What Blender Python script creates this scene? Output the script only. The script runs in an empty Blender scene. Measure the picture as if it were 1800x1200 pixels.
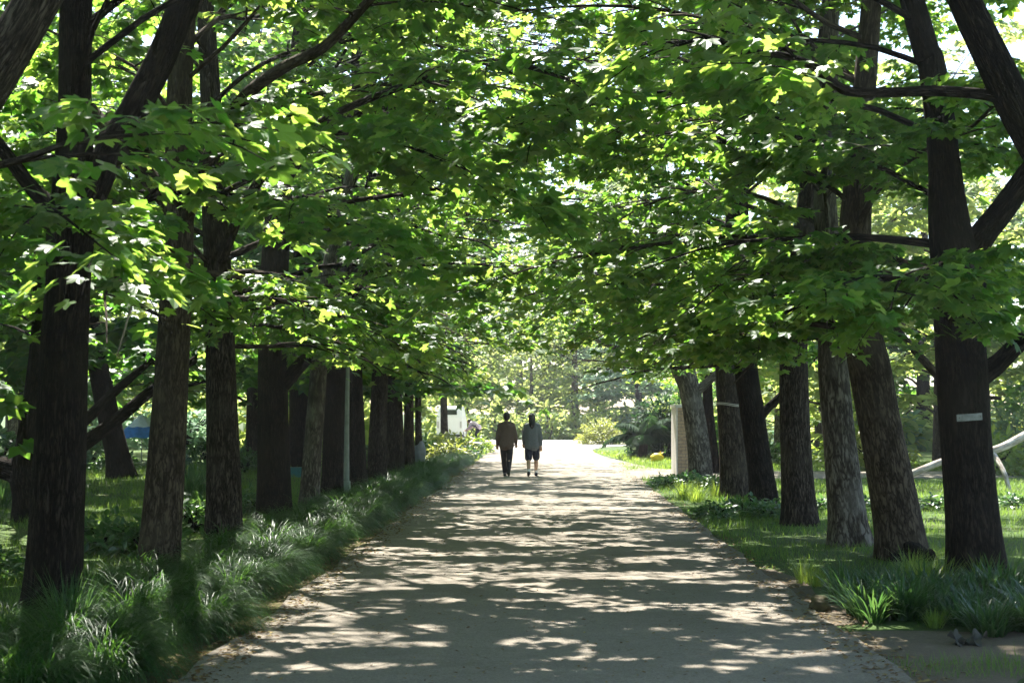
import bpy, math, random
import numpy as np
from mathutils import Vector

R = math.radians
rng = np.random.default_rng(7)
random.seed(7)
scene = bpy.context.scene
COL = scene.collection
FPX, CX, CY, CAMZ = 2500.0, 960.0, 722.0, 1.7


def G(px, py):                       # where a point of the ground stands, surveyed from the photograph
    y = FPX * CAMZ / (py - CY)
    return (px - CX) * y / FPX, y


def P(px, py, y):                    # a point at a known distance down the avenue
    return np.array([(px - CX) * y / FPX, y, CAMZ - (py - CY) * y / FPX])


# ------------------------------------------------------------------ helpers
class MB:
    """collects faces and turns them into ONE mesh object"""
    def __init__(s):
        s.v, s.b, s.f, s.n, s.rnd = [], [], [], 0, []

    def add(s, verts, faces, mi=0, bark=None, smooth=True, rnd=None):
        verts = np.asarray(verts, dtype=np.float32)
        faces = np.asarray(faces, dtype=np.int32)
        s.v.append(verts)
        s.b.append(np.zeros_like(verts) if bark is None else np.asarray(bark, dtype=np.float32))
        s.rnd.append(np.full(len(verts), .5, dtype=np.float32) if rnd is None else np.asarray(rnd, dtype=np.float32))
        s.f.append((faces + s.n, mi, smooth))
        s.n += len(verts)

    def tube(s, pts, rad, segs=8, mi=0, cap=True, lobes=0.0, seed=0, flare=0.0, ridges=0.0):
        pts = np.asarray(pts, float)
        rad = np.asarray(rad, float)
        n = len(pts)
        tan = np.gradient(pts, axis=0)
        tan /= np.linalg.norm(tan, axis=1)[:, None] + 1e-9
        ref = np.array([1., 0, 0]) if abs(tan[0][0]) < .9 else np.array([0, 1., 0])
        ns = []
        u = ref - tan[0] * ref.dot(tan[0])
        u /= np.linalg.norm(u)
        for i in range(n):
            u = u - tan[i] * u.dot(tan[i])
            u /= np.linalg.norm(u) + 1e-9
            ns.append(u)
        ns = np.array(ns)
        bs = np.cross(tan, ns)
        a = np.linspace(0, 2 * math.pi, segs, endpoint=False)
        rs = np.random.default_rng(seed)
        ph = rs.uniform(0, 6.28, 6)
        ln = np.concatenate([[0], np.cumsum(np.linalg.norm(np.diff(pts, axis=0), axis=1))])
        fac = np.ones((n, segs))
        if lobes:
            for k, amp in ((2, .5), (3, .35), (5, .3)):
                fac += lobes * amp * np.sin(k * a[None, :] + ph[k % 6] + 1.3 * np.sin(ln[:, None] * 1.1 + ph[(k + 1) % 6]))
        if ridges:
            for k, amp in ((17, .5), (23, .4), (31, .35)):
                fac += ridges * amp * np.sin(k * a[None, :] + ph[k % 6] + 2.2 * np.sin(ln[:, None] * 2.7 + ph[k % 5]))
        if flare:
            fl = np.exp(-ln / .22)[:, None]
            fac += flare * fl * (.55 + .45 * np.sin(5 * a[None, :] + ph[0]) + .35 * np.sin(3 * a[None, :] + ph[1]))
        ring = pts[:, None, :] + (rad[:, None] * fac)[:, :, None] * (np.cos(a)[None, :, None] * ns[:, None, :] + np.sin(a)[None, :, None] * bs[:, None, :])
        r0 = float(np.mean(rad))
        bk = np.stack([np.broadcast_to(np.cos(a) * r0, (n, segs)), np.broadcast_to(np.sin(a) * r0, (n, segs)), np.broadcast_to(ln[:, None] + ph[2] * 3, (n, segs))], axis=2)
        v = ring.reshape(-1, 3)
        bk = bk.reshape(-1, 3)
        i = np.arange(n - 1)[:, None] * segs
        j = np.arange(segs)[None, :]
        j2 = (j + 1) % segs
        q = np.stack([i + j, i + j2, i + segs + j2, i + segs + j], axis=2).reshape(-1, 4)
        s.add(v, q, mi, bk)
        if cap:
            for e, flip in ((0, True), (n - 1, False)):
                c = np.concatenate([ring[e], pts[e][None]])
                jj = np.arange(segs)
                t = np.stack([jj, (jj + 1) % segs, np.full(segs, segs)], axis=1)
                if flip:
                    t = t[:, ::-1]
                s.add(c, t, mi, np.concatenate([bk[e * segs:(e + 1) * segs], bk[e * segs][None]]))

    def ball(s, c, r, seg=14, ring=9, mi=0, rough=0, seed=0):
        r = np.broadcast_to(np.asarray(r, float), (3,))
        th = np.linspace(0, math.pi, ring + 1)
        a = np.linspace(0, 2 * math.pi, seg, endpoint=False)
        T, A = np.meshgrid(th, a, indexing='ij')
        d = np.stack([np.sin(T) * np.cos(A), np.sin(T) * np.sin(A), np.cos(T)], axis=2)
        k = 1.0
        if rough:
            ph = np.random.default_rng(seed).uniform(0, 6.28, 9)
            k = 1 + rough * (np.sin(3.1 * d[..., 0] + ph[0]) * np.sin(2.7 * d[..., 1] + ph[1]) + .6 * np.sin(6.3 * d[..., 2] + 4 * d[..., 0] + ph[2]) + .4 * np.sin(9 * d[..., 1] + 7 * d[..., 0] + ph[3]))[..., None]
            k = np.where((T[..., None] < 1e-6) | (T[..., None] > math.pi - 1e-6), np.mean(k), k)
        v = (d * k * r + np.asarray(c, float)).reshape(-1, 3)
        i = np.arange(ring)[:, None] * seg
        j = np.arange(seg)[None, :]
        j2 = (j + 1) % seg
        q = np.stack([i + j, i + seg + j, i + seg + j2, i + j2], axis=2).reshape(-1, 4)
        s.add(v, q, mi, v)

    def box(s, lo, hi, mi=0):
        x0, y0, z0 = lo
        x1, y1, z1 = hi
        v = [(x0, y0, z0), (x1, y0, z0), (x1, y1, z0), (x0, y1, z0), (x0, y0, z1), (x1, y0, z1), (x1, y1, z1), (x0, y1, z1)]
        f = [(0, 3, 2, 1), (4, 5, 6, 7), (0, 1, 5, 4), (1, 2, 6, 5), (2, 3, 7, 6), (3, 0, 4, 7)]
        s.add(v, f, mi, v, smooth=False)

    def leaves(s, pos, d, up, size, tmpl, mi=0, rs=None):
        """one small blade of the template per position"""
        tv, tf = tmpl
        if not len(pos):
            return
        rs = rs or rng
        pos, d, up, size = (np.asarray(x, np.float32) for x in (pos, d, up, size))
        d = d / (np.linalg.norm(d, axis=1)[:, None] + 1e-9)
        n = up - d * np.sum(up * d, axis=1)[:, None]
        n /= np.linalg.norm(n, axis=1)[:, None] + 1e-9
        x = np.cross(d, n)
        v = pos[:, None, :] + size[:, None, None] * (tv[None, :, 0:1] * x[:, None, :] + tv[None, :, 1:2] * d[:, None, :] + tv[None, :, 2:3] * n[:, None, :])
        f = tf[None] + (np.arange(len(pos)) * len(tv))[:, None, None]
        rv = np.repeat(rs.random(len(pos)), len(tv))
        s.add(v.reshape(-1, 3), f.reshape(-1, tf.shape[1]), mi, smooth=False, rnd=rv)

    def mesh(s, name, mats):
        me = bpy.data.meshes.new(name)
        v = np.concatenate(s.v)
        me.vertices.add(len(v))
        me.vertices.foreach_set('co', v.ravel())
        tot, idx, mi, sm = [], [], [], []
        for f, m, smooth in s.f:
            tot.append(np.full(len(f), f.shape[1], np.int32))
            idx.append(f.ravel())
            mi.append(np.full(len(f), m, np.int32))
            sm.append(np.full(len(f), smooth, bool))
        tot, idx, mi, sm = (np.concatenate(x) for x in (tot, idx, mi, sm))
        me.loops.add(len(idx))
        me.loops.foreach_set('vertex_index', idx.astype(np.int32))
        me.polygons.add(len(tot))
        st = np.concatenate([[0], np.cumsum(tot)[:-1]]).astype(np.int32)
        me.polygons.foreach_set('loop_start', st)
        me.polygons.foreach_set('material_index', mi)
        me.polygons.foreach_set('use_smooth', sm)
        for m in mats:
            me.materials.append(m)
        at = me.attributes.new('bark', 'FLOAT_VECTOR', 'POINT')
        at.data.foreach_set('vector', np.concatenate(s.b).ravel())
        at = me.attributes.new('rnd', 'FLOAT', 'POINT')
        at.data.foreach_set('value', np.concatenate(s.rnd))
        me.update(calc_edges=True)
        return me

    def obj(s, name, mats, parent=None, loc=None):
        if not isinstance(mats, (list, tuple)):
            mats = [mats]
        o = bpy.data.objects.new(name, s.mesh(name, mats))
        COL.objects.link(o)
        if parent is not None:
            o.parent = parent
        if loc is not None:
            o.location = loc
        return o


def tag(o, label=None, cat=None, group=None, kind=None):
    if label: o['label'] = label
    if cat: o['category'] = cat
    if group: o['group'] = group
    if kind: o['kind'] = kind
    return o


def thing(name, label, cat, loc, group=None):
    o = bpy.data.objects.new(name, None)
    o.empty_display_size = .2
    COL.objects.link(o)
    o.location = loc
    return tag(o, label, cat, group)


def copy_tree(o, parent=None):
    c = o.copy()
    COL.objects.link(c)
    if parent is not None:
        c.parent = parent
    for ch in list(o.children):
        copy_tree(ch, c)
    return c


def smooth_line(pts, rad, n):
    """Catmull-Rom through the given points"""
    pts = np.asarray(pts, float)
    rad = np.asarray(rad, float)
    A = np.concatenate([pts, rad[:, None]], axis=1)
    A = np.concatenate([2 * A[:1] - A[1:2], A, 2 * A[-1:] - A[-2:-1]])
    out = []
    m = len(pts) - 1
    for t in np.linspace(0, m - 1e-6, n):
        i = int(t)
        u = t - i
        p0, p1, p2, p3 = A[i], A[i + 1], A[i + 2], A[i + 3]
        out.append(.5 * (2 * p1 + (p2 - p0) * u + (2 * p0 - 5 * p1 + 4 * p2 - p3) * u * u + (3 * p1 - p0 - 3 * p2 + p3) * u ** 3))
    out = np.array(out)
    return out[:, :3], np.maximum(out[:, 3], .004)


# ------------------------------------------------------------------ materials
def nodes(name):
    m = bpy.data.materials.new(name)
    m.use_nodes = True
    nt = m.node_tree
    nt.nodes.clear()
    out = nt.nodes.new('ShaderNodeOutputMaterial')
    return m, nt, out


def N(nt, typ, **kw):
    n = nt.nodes.new(typ)
    for k, v in kw.items():
        if k in n.inputs.keys() if hasattr(n.inputs, 'keys') else False:
            n.inputs[k].default_value = v
        else:
            setattr(n, k, v)
    return n


def ramp(nt, fac, stops):
    r = nt.nodes.new('ShaderNodeValToRGB')
    e = r.color_ramp.elements
    while len(e) < len(stops):
        e.new(.5)
    for el, (p, c) in zip(e, stops):
        el.position = p
        el.color = (*c, 1) if len(c) == 3 else c
    nt.links.new(fac, r.inputs[0])
    return r.outputs[0]


def leaf_mat(name, cols, trans, tmix=.45, rough=.42, spec=.5):
    m, nt, out = nodes(name)
    L = nt.links.new
    at = N(nt, 'ShaderNodeAttribute', attribute_name='rnd')
    c = ramp(nt, at.outputs['Fac'], [(0, cols[0]), (.55, cols[1]), (1, cols[2])])
    t = ramp(nt, at.outputs['Fac'], [(0, trans[0]), (1, trans[1])])
    p = N(nt, 'ShaderNodeBsdfPrincipled')
    p.inputs['Roughness'].default_value = rough
    p.inputs['Specular IOR Level'].default_value = spec
    L(c, p.inputs['Base Color'])
    tr = N(nt, 'ShaderNodeBsdfTranslucent')
    L(t, tr.inputs['Color'])
    mx = N(nt, 'ShaderNodeMixShader')
    mx.inputs[0].default_value = tmix
    L(p.outputs[0], mx.inputs[1])
    L(tr.outputs[0], mx.inputs[2])
    L(mx.outputs[0], out.inputs[0])
    return m


def bark_mat(name, dark, mid, light, scale=(58, 58, 6.5), patch=None, bump=.7):
    m, nt, out = nodes(name)
    L = nt.links.new
    at = N(nt, 'ShaderNodeAttribute', attribute_name='bark')
    mp = N(nt, 'ShaderNodeMapping')
    mp.inputs['Scale'].default_value = scale
    L(at.outputs['Vector'], mp.inputs['Vector'])
    wob = N(nt, 'ShaderNodeTexNoise')
    wob.inputs['Scale'].default_value = 1.1
    L(mp.outputs[0], wob.inputs['Vector'])
    add = N(nt, 'ShaderNodeVectorMath', operation='MULTIPLY_ADD')
    L(wob.outputs['Color'], add.inputs[0])
    add.inputs[1].default_value = (.9, .9, .5)
    L(mp.outputs[0], add.inputs[2])
    def crack(sc, width, off):
        v = N(nt, 'ShaderNodeTexNoise')
        v.inputs['Scale'].default_value = sc
        v.inputs['Detail'].default_value = 2
        o_ = N(nt, 'ShaderNodeVectorMath', operation='ADD')
        o_.inputs[1].default_value = (off, off * 2, off * 3)
        L(add.outputs[0], o_.inputs[0])
        L(o_.outputs[0], v.inputs['Vector'])
        m1 = N(nt, 'ShaderNodeMath', operation='SUBTRACT')
        m1.inputs[1].default_value = .5
        L(v.outputs['Fac'], m1.inputs[0])
        m2 = N(nt, 'ShaderNodeMath', operation='ABSOLUTE')
        L(m1.outputs[0], m2.inputs[0])
        m3 = N(nt, 'ShaderNodeMath', operation='DIVIDE', use_clamp=True)
        m3.inputs[1].default_value = width
        L(m2.outputs[0], m3.inputs[0])
        return m3.outputs[0]
    mn = N(nt, 'ShaderNodeMath', operation='MINIMUM')
    L(crack(.55, .12, 0), mn.inputs[0])
    L(crack(1.0, .10, 5), mn.inputs[1])
    no = N(nt, 'ShaderNodeTexNoise')
    no.inputs['Scale'].default_value = 2.4
    no.inputs['Detail'].default_value = 6
    L(mp.outputs[0], no.inputs['Vector'])
    mul = N(nt, 'ShaderNodeMath', operation='MULTIPLY_ADD')
    L(no.outputs['Fac'], mul.inputs[0])
    mul.inputs[1].default_value = .7
    L(mn.outputs[0], mul.inputs[2])
    hf = N(nt, 'ShaderNodeMath', operation='MULTIPLY')
    hf.inputs[1].default_value = .6
    L(mul.outputs[0], hf.inputs[0])
    c = ramp(nt, hf.outputs[0], [(.25, dark), (.5, mid), (.85, light)])
    big = N(nt, 'ShaderNodeTexNoise')
    big.inputs['Scale'].default_value = 1.6
    big.inputs['Detail'].default_value = 4
    L(at.outputs['Vector'], big.inputs['Vector'])
    mix = N(nt, 'ShaderNodeMix', data_type='RGBA', blend_type='MIX')
    f = N(nt, 'ShaderNodeMapRange')
    f.inputs[1].default_value = .52
    f.inputs[2].default_value = .70
    f.inputs[4].default_value = .6
    L(big.outputs['Fac'], f.inputs[0])
    L(f.outputs[0], mix.inputs['Factor'])
    L(c, mix.inputs['A'])
    mix.inputs['B'].default_value = (*(patch or light), 1)
    p = N(nt, 'ShaderNodeBsdfPrincipled')
    p.inputs['Roughness'].default_value = .95
    p.inputs['Specular IOR Level'].default_value = .08
    L(mix.outputs['Result'], p.inputs['Base Color'])
    bp = N(nt, 'ShaderNodeBump')
    bp.inputs['Strength'].default_value = bump
    bp.inputs['Distance'].default_value = .02
    L(mul.outputs[0], bp.inputs['Height'])
    L(bp.outputs[0], p.inputs['Normal'])
    L(p.outputs[0], out.inputs[0])
    return m


def plain(name, col, rough=.7, noise=.25, scale=30, spec=.4, bump=0, metal=0):
    m, nt, out = nodes(name)
    L = nt.links.new
    tc = N(nt, 'ShaderNodeTexCoord')
    no = N(nt, 'ShaderNodeTexNoise')
    no.inputs['Scale'].default_value = scale
    no.inputs['Detail'].default_value = 5
    L(tc.outputs['Object'], no.inputs['Vector'])
    a = tuple(max(0, c * (1 - noise)) for c in col)
    b = tuple(min(1, c * (1 + noise)) for c in col)
    c = ramp(nt, no.outputs['Fac'], [(.3, a), (.7, b)])
    p = N(nt, 'ShaderNodeBsdfPrincipled')
    p.inputs['Roughness'].default_value = rough
    p.inputs['Specular IOR Level'].default_value = spec
    p.inputs['Metallic'].default_value = metal
    L(c, p.inputs['Base Color'])
    if bump:
        bp = N(nt, 'ShaderNodeBump')
        bp.inputs['Strength'].default_value = bump
        bp.inputs['Distance'].default_value = .01
        L(no.outputs['Fac'], bp.inputs['Height'])
        L(bp.outputs[0], p.inputs['Normal'])
    L(p.outputs[0], out.inputs[0])
    return m


def ground_mat(name, layers, rough=.95, bump=.5, fine=60, speck=None):
    """layers: list of (scale, lo, hi, colour) noise patches over the first colour; fine grain on top"""
    m, nt, out = nodes(name)
    L = nt.links.new
    ge = N(nt, 'ShaderNodeNewGeometry')
    cur = None
    for i, (sc, lo, hi, col) in enumerate(layers):
        if cur is None:
            rgb = N(nt, 'ShaderNodeRGB')
            rgb.outputs[0].default_value = (*col, 1)
            cur = rgb.outputs[0]
            continue
        no = N(nt, 'ShaderNodeTexNoise')
        no.inputs['Scale'].default_value = sc
        no.inputs['Detail'].default_value = 6
        no.inputs['Roughness'].default_value = .62
        L(ge.outputs['Position'], no.inputs['Vector'])
        mr = N(nt, 'ShaderNodeMapRange')
        mr.inputs[1].default_value = lo
        mr.inputs[2].default_value = hi
        L(no.outputs['Fac'], mr.inputs[0])
        mx = N(nt, 'ShaderNodeMix', data_type='RGBA')
        L(mr.outputs[0], mx.inputs['Factor'])
        L(cur, mx.inputs['A'])
        mx.inputs['B'].default_value = (*col, 1)
        cur = mx.outputs['Result']
    fn = N(nt, 'ShaderNodeTexNoise')
    fn.inputs['Scale'].default_value = fine
    fn.inputs['Detail'].default_value = 8
    fn.inputs['Roughness'].default_value = .75
    L(ge.outputs['Position'], fn.inputs['Vector'])
    g = ramp(nt, fn.outputs['Fac'], [(.3, (.62, .62, .62)), (.7, (1.32, 1.32, 1.32))])
    mx = N(nt, 'ShaderNodeMix', data_type='RGBA', blend_type='MULTIPLY')
    mx.inputs['Factor'].default_value = 1
    L(cur, mx.inputs['A'])
    L(g, mx.inputs['B'])
    cur = mx.outputs['Result']
    if speck:
        vo = N(nt, 'ShaderNodeTexVoronoi')
        vo.inputs['Scale'].default_value = 45
        L(ge.outputs['Position'], vo.inputs['Vector'])
        mr = N(nt, 'ShaderNodeMapRange')
        mr.inputs[1].default_value = .16
        mr.inputs[2].default_value = .08
        L(vo.outputs['Distance'], mr.inputs[0])
        wn = N(nt, 'ShaderNodeMath', operation='MULTIPLY')
        L(mr.outputs[0], wn.inputs[0])
        n3 = N(nt, 'ShaderNodeSeparateColor')
        L(vo.outputs['Color'], n3.inputs[0])
        gt = N(nt, 'ShaderNodeMath', operation='GREATER_THAN')
        gt.inputs[1].default_value = .72
        L(n3.outputs[0], gt.inputs[0])
        L(gt.outputs[0], wn.inputs[1])
        mx = N(nt, 'ShaderNodeMix', data_type='RGBA')
        L(wn.outputs[0], mx.inputs['Factor'])
        L(cur, mx.inputs['A'])
        mx.inputs['B'].default_value = (*speck, 1)
        cur = mx.outputs['Result']
    p = N(nt, 'ShaderNodeBsdfPrincipled')
    p.inputs['Roughness'].default_value = rough
    p.inputs['Specular IOR Level'].default_value = .2
    L(cur, p.inputs['Base Color'])
    bp = N(nt, 'ShaderNodeBump')
    bp.inputs['Strength'].default_value = bump
    bp.inputs['Distance'].default_value = .012
    L(fn.outputs['Fac'], bp.inputs['Height'])
    L(bp.outputs[0], p.inputs['Normal'])
    L(p.outputs[0], out.inputs[0])
    return m


M = {}
M['leaf'] = leaf_mat('maple_leaf', [(.024, .090, .014), (.036, .122, .018), (.064, .155, .024)], [(.18, .45, .035), (.50, .64, .11)], .5, .45, .4)
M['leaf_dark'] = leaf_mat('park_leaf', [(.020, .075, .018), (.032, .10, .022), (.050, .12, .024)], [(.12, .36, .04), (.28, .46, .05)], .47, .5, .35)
M['leaf_far_lit'] = leaf_mat('far_lit_leaf', [(.07, .13, .05), (.10, .17, .06), (.15, .20, .07)], [(.40, .54, .12), (.62, .66, .2)], .55, .6, .2)  # sunlit glow of distant crowns put into paler, yellower leaf colours
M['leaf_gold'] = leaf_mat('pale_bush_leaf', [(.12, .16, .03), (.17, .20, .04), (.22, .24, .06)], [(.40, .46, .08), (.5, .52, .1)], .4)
M['leaf_blue'] = leaf_mat('blue_green_leaf', [(.05, .11, .075), (.07, .14, .09), (.10, .17, .11)], [(.26, .42, .26), (.36, .50, .28)], .5, .65, .2)
M['frond'] = leaf_mat('dark_frond', [(.012, .040, .018), (.02, .055, .022), (.03, .07, .025)], [(.03, .09, .03), (.06, .13, .03)], .3, .6, .15)
M['broad'] = leaf_mat('broad_leaf', [(.02, .06, .022), (.03, .085, .03), (.05, .11, .035)], [(.1, .25, .05), (.2, .34, .06)], .35, .35)
M['tuft'] = leaf_mat('border_grass', [(.006, .034, .008), (.011, .050, .010), (.026, .074, .016)], [(.09, .26, .03), (.17, .34, .045)], .32, .45, .22)
M['strap'] = leaf_mat('strap_leaf', [(.008, .036, .010), (.014, .050, .014), (.028, .075, .020)], [(.10, .24, .05), (.16, .3, .06)], .35, .36, .5)
M['bright'] = leaf_mat('fresh_grass', [(.06, .13, .02), (.09, .17, .03), (.13, .2, .04)], [(.3, .45, .05), (.4, .5, .07)], .42)
M['lawn'] = leaf_mat('lawn_blade', [(.042, .105, .016), (.065, .14, .022), (.11, .18, .035)], [(.2, .36, .04), (.3, .42, .06)], .4, .5, .3)
M['litter'] = leaf_mat('dry_leaf', [(.09, .05, .025), (.16, .10, .045), (.28, .22, .08)], [(.15, .09, .03), (.3, .22, .06)], .2, .7, .2)
M['dryleaf'] = leaf_mat('withered_leaf', [(.07, .066, .058), (.085, .08, .07), (.11, .105, .09)], [(.1, .1, .08), (.1, .1, .08)], .2, .8, .2)
M['bark'] = bark_mat('furrowed_bark', (.004, .003, .002), (.017, .013, .010), (.042, .033, .025), patch=(.024, .020, .012))
M['bark_brown'] = bark_mat('brown_bark', (.022, .016, .011), (.060, .046, .032), (.105, .082, .058), (30, 30, 6), patch=(.078, .064, .042), bump=.35)
M['bark_grey'] = bark_mat('grey_bark', (.035, .028, .022), (.095, .082, .064), (.19, .17, .14), (26, 26, 5), patch=(.20, .185, .16), bump=.5)
M['bark_mid'] = bark_mat('mid_bark', (.010, .007, .005), (.046, .036, .027), (.105, .085, .065), patch=(.066, .056, .040))
M['bark_pale'] = bark_mat('pale_wood', (.25, .21, .17), (.4, .35, .3), (.5, .46, .4), (12, 12, 3), bump=.3)
M['path'] = ground_mat('worn_path', [(1, 0, 1, (.205, .180, .146)), (.5, .42, .66, (.170, .148, .118)), (2.2, .5, .75, (.240, .212, .172)), (9, .55, .8, (.15, .124, .09)), (26, .60, .72, (.12, .098, .07)), (1.1, .58, .75, (.16, .135, .102))], bump=.9, fine=55, speck=(.34, .31, .27))
M['court'] = ground_mat('pale_paving', [(1, 0, 1, (.34, .32, .29)), (.4, .4, .7, (.30, .28, .25)), (5, .55, .8, (.26, .24, .21))], bump=.3, fine=50)
M['soil'] = ground_mat('lawn_soil', [(1, 0, 1, (.046, .082, .016)), (.6, .48, .68, (.062, .068, .024)), (3, .5, .72, (.034, .068, .012)), (11, .58, .78, (.075, .068, .030))], fine=70, bump=.8)
M['dirt'] = ground_mat('bare_dirt', [(1, 0, 1, (.125, .10, .072)), (1.2, .45, .7, (.10, .085, .055)), (7, .52, .75, (.16, .13, .09))], fine=80, bump=.8)
M['moss'] = ground_mat('mossy_edge', [(1, 0, 1, (.10, .085, .035)), (2.5, .42, .62, (.085, .10, .022)), (9, .5, .7, (.17, .125, .06))], fine=70, bump=.9)

# ------------------------------------------------------------------ leaf templates
def polar_leaf(pts, droop=.18, fold=.10):
    r = [(math.sin(R(a)) * q, math.cos(R(a)) * q) for a, q in pts]
    v = [(0, .02, 0)] + [(x, y, -droop * (x * x + y * y) + fold * abs(x)) for x, y in r]
    n = len(r)
    f = [(0, i + 2, i + 1) for i in range(n - 1)]
    return np.array(v, np.float32), np.array(f, np.int32)


half = [(0, 1.0), (8, .84), (16, .80), (26, .56), (36, .76), (49, .93), (60, .74), (77, .52), (90, .60), (106, .66), (132, .34)]
LEAF_HI = polar_leaf([(-a, q) for a, q in half[:0:-1]] + half)
half = [(0, 1.0), (14, .80), (26, .55), (50, .92), (78, .50), (108, .62)]
LEAF_MID = polar_leaf([(-a, q) for a, q in half[:0:-1]] + half)
half = [(0, 1.0), (27, .55), (60, .85), (110, .5)]
LEAF_LOW = polar_leaf([(-a, q) for a, q in half[:0:-1]] + half)
OVAL = (np.array([(0, 0, 0), (-.22, .35, .05), (-.2, .7, .0), (0, 1, -.1), (.2, .7, .0), (.22, .35, .05), (0, .5, -.03)], np.float32),
        np.array([(6, 1, 0), (6, 2, 1), (6, 3, 2), (6, 4, 3), (6, 5, 4), (6, 0, 5)], np.int32))
TEMPL = {'hi': LEAF_HI, 'mid': LEAF_MID, 'low': LEAF_LOW, 'oval': OVAL}


SUN_EL, SUN_AZ = R(56), R(-14)             # azimuth from +Y (down the path), negative to the left
SD = np.array([math.sin(SUN_AZ) * math.cos(SUN_EL), math.cos(SUN_AZ) * math.cos(SUN_EL), math.sin(SUN_EL)])
_lat = np.random.default_rng(99).random((64, 64))


def vnoise(x, y):
    i, j = np.floor(x).astype(int), np.floor(y).astype(int)
    u, v = x - i, y - j
    u, v = u * u * (3 - 2 * u), v * v * (3 - 2 * v)
    a, b, c, d = _lat[i % 64, j % 64], _lat[(i + 1) % 64, j % 64], _lat[i % 64, (j + 1) % 64], _lat[(i + 1) % 64, (j + 1) % 64]
    return (a * (1 - u) + b * u) * (1 - v) + (c * (1 - u) + d * u) * v


# openings in the canopy, given by where the sun that falls through them reaches the ground
OPEN = [(.7, 14.5, 1.5, .38), (2.0, 13.9, .8, .22), (-1.7, 10.55, .75, .30), (-.95, 10.2, .35, .2), (-1.3, 9.35, .5, .16), (-.1, 10.4, .35, .12), (.9, 10.9, .35, .12), (.35, 9.6, .5, .12),
        (1.35, 9.5, .3, .1), (1.75, 9.1, .3, .1), (.9, 12.1, .4, .12), (-1.2, 12.6, .5, .14), (-.6, 18.7, 1.3, .4), (1.1, 19.6, 1.1, .4), (-1.6, 16.6, .5, .3), (0, 24.6, 2.3, .55), (-.6, 27.2, 1.6, .4), (.9, 29.8, 1.6, .5),
        (-2.7, 11.1, .65, .6), (-2.95, 16.2, .65, .7), (-3.5, 10.7, .5, .45), (-2.8, 21.3, .6, .8), (-2.9, 8.7, .5, .4), (-2.9, 13.6, .35, .3), (-10, 27, 1.5, .8), (-7.2, 22, .6, .5), (-3.0, 26.5, .4, .6), (2.6, 14.0, .3, .3), (3.6, 13.3, .5, .2), (4.3, 12.6, .3, .2),
        (3.2, 26.6, 1.0, .5), (2.6, 11.2, .3, .2), (0, 37.6, 6, 1.5), (3.5, 19.2, .7, .3), (6, 19.5, 1.2, .5), (7, 23, 1.5, .6), (5.5, 31, 1.6, .8), (7.5, 28.5, 1.5, .6), (5, 16.5, .8, .3), (4.2, 17.2, .8, .4), (5.5, 21, 1.5, .5), (3.2, 16.3, .5, .25), (6.5, 15, .8, .4), (-6.5, 17, .7, .3), (-6, 25, .8, .4), (-7.5, 29, 1.2, .5)]


def sunlit(gx, gy):
    """true where the canopy is open towards the sun"""
    n = .45 * vnoise(gx / .9 + 7, gy / .9 + 3) + .55 * vnoise(gx / .3 + 19, gy / .3 + 31)
    over = np.clip((2.9 - np.abs(gx)) / .8, 0, 1)
    far = np.clip((gy - 18) / 16, 0, 1)
    thr = .74 - over * (.12 - .04 * far)
    r = n > thr + .03 * np.clip((13 - gy) / 3, 0, 1)
    wx = .25 * (vnoise(gx / .3 + 3, gy / .3 + 8) - .5)
    for cx, cy, rx, ry in OPEN:
        r |= ((gx - cx) / rx) ** 2 + ((gy - cy) / ry) ** 2 + 2.2 * wx < 1
    return r


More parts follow.
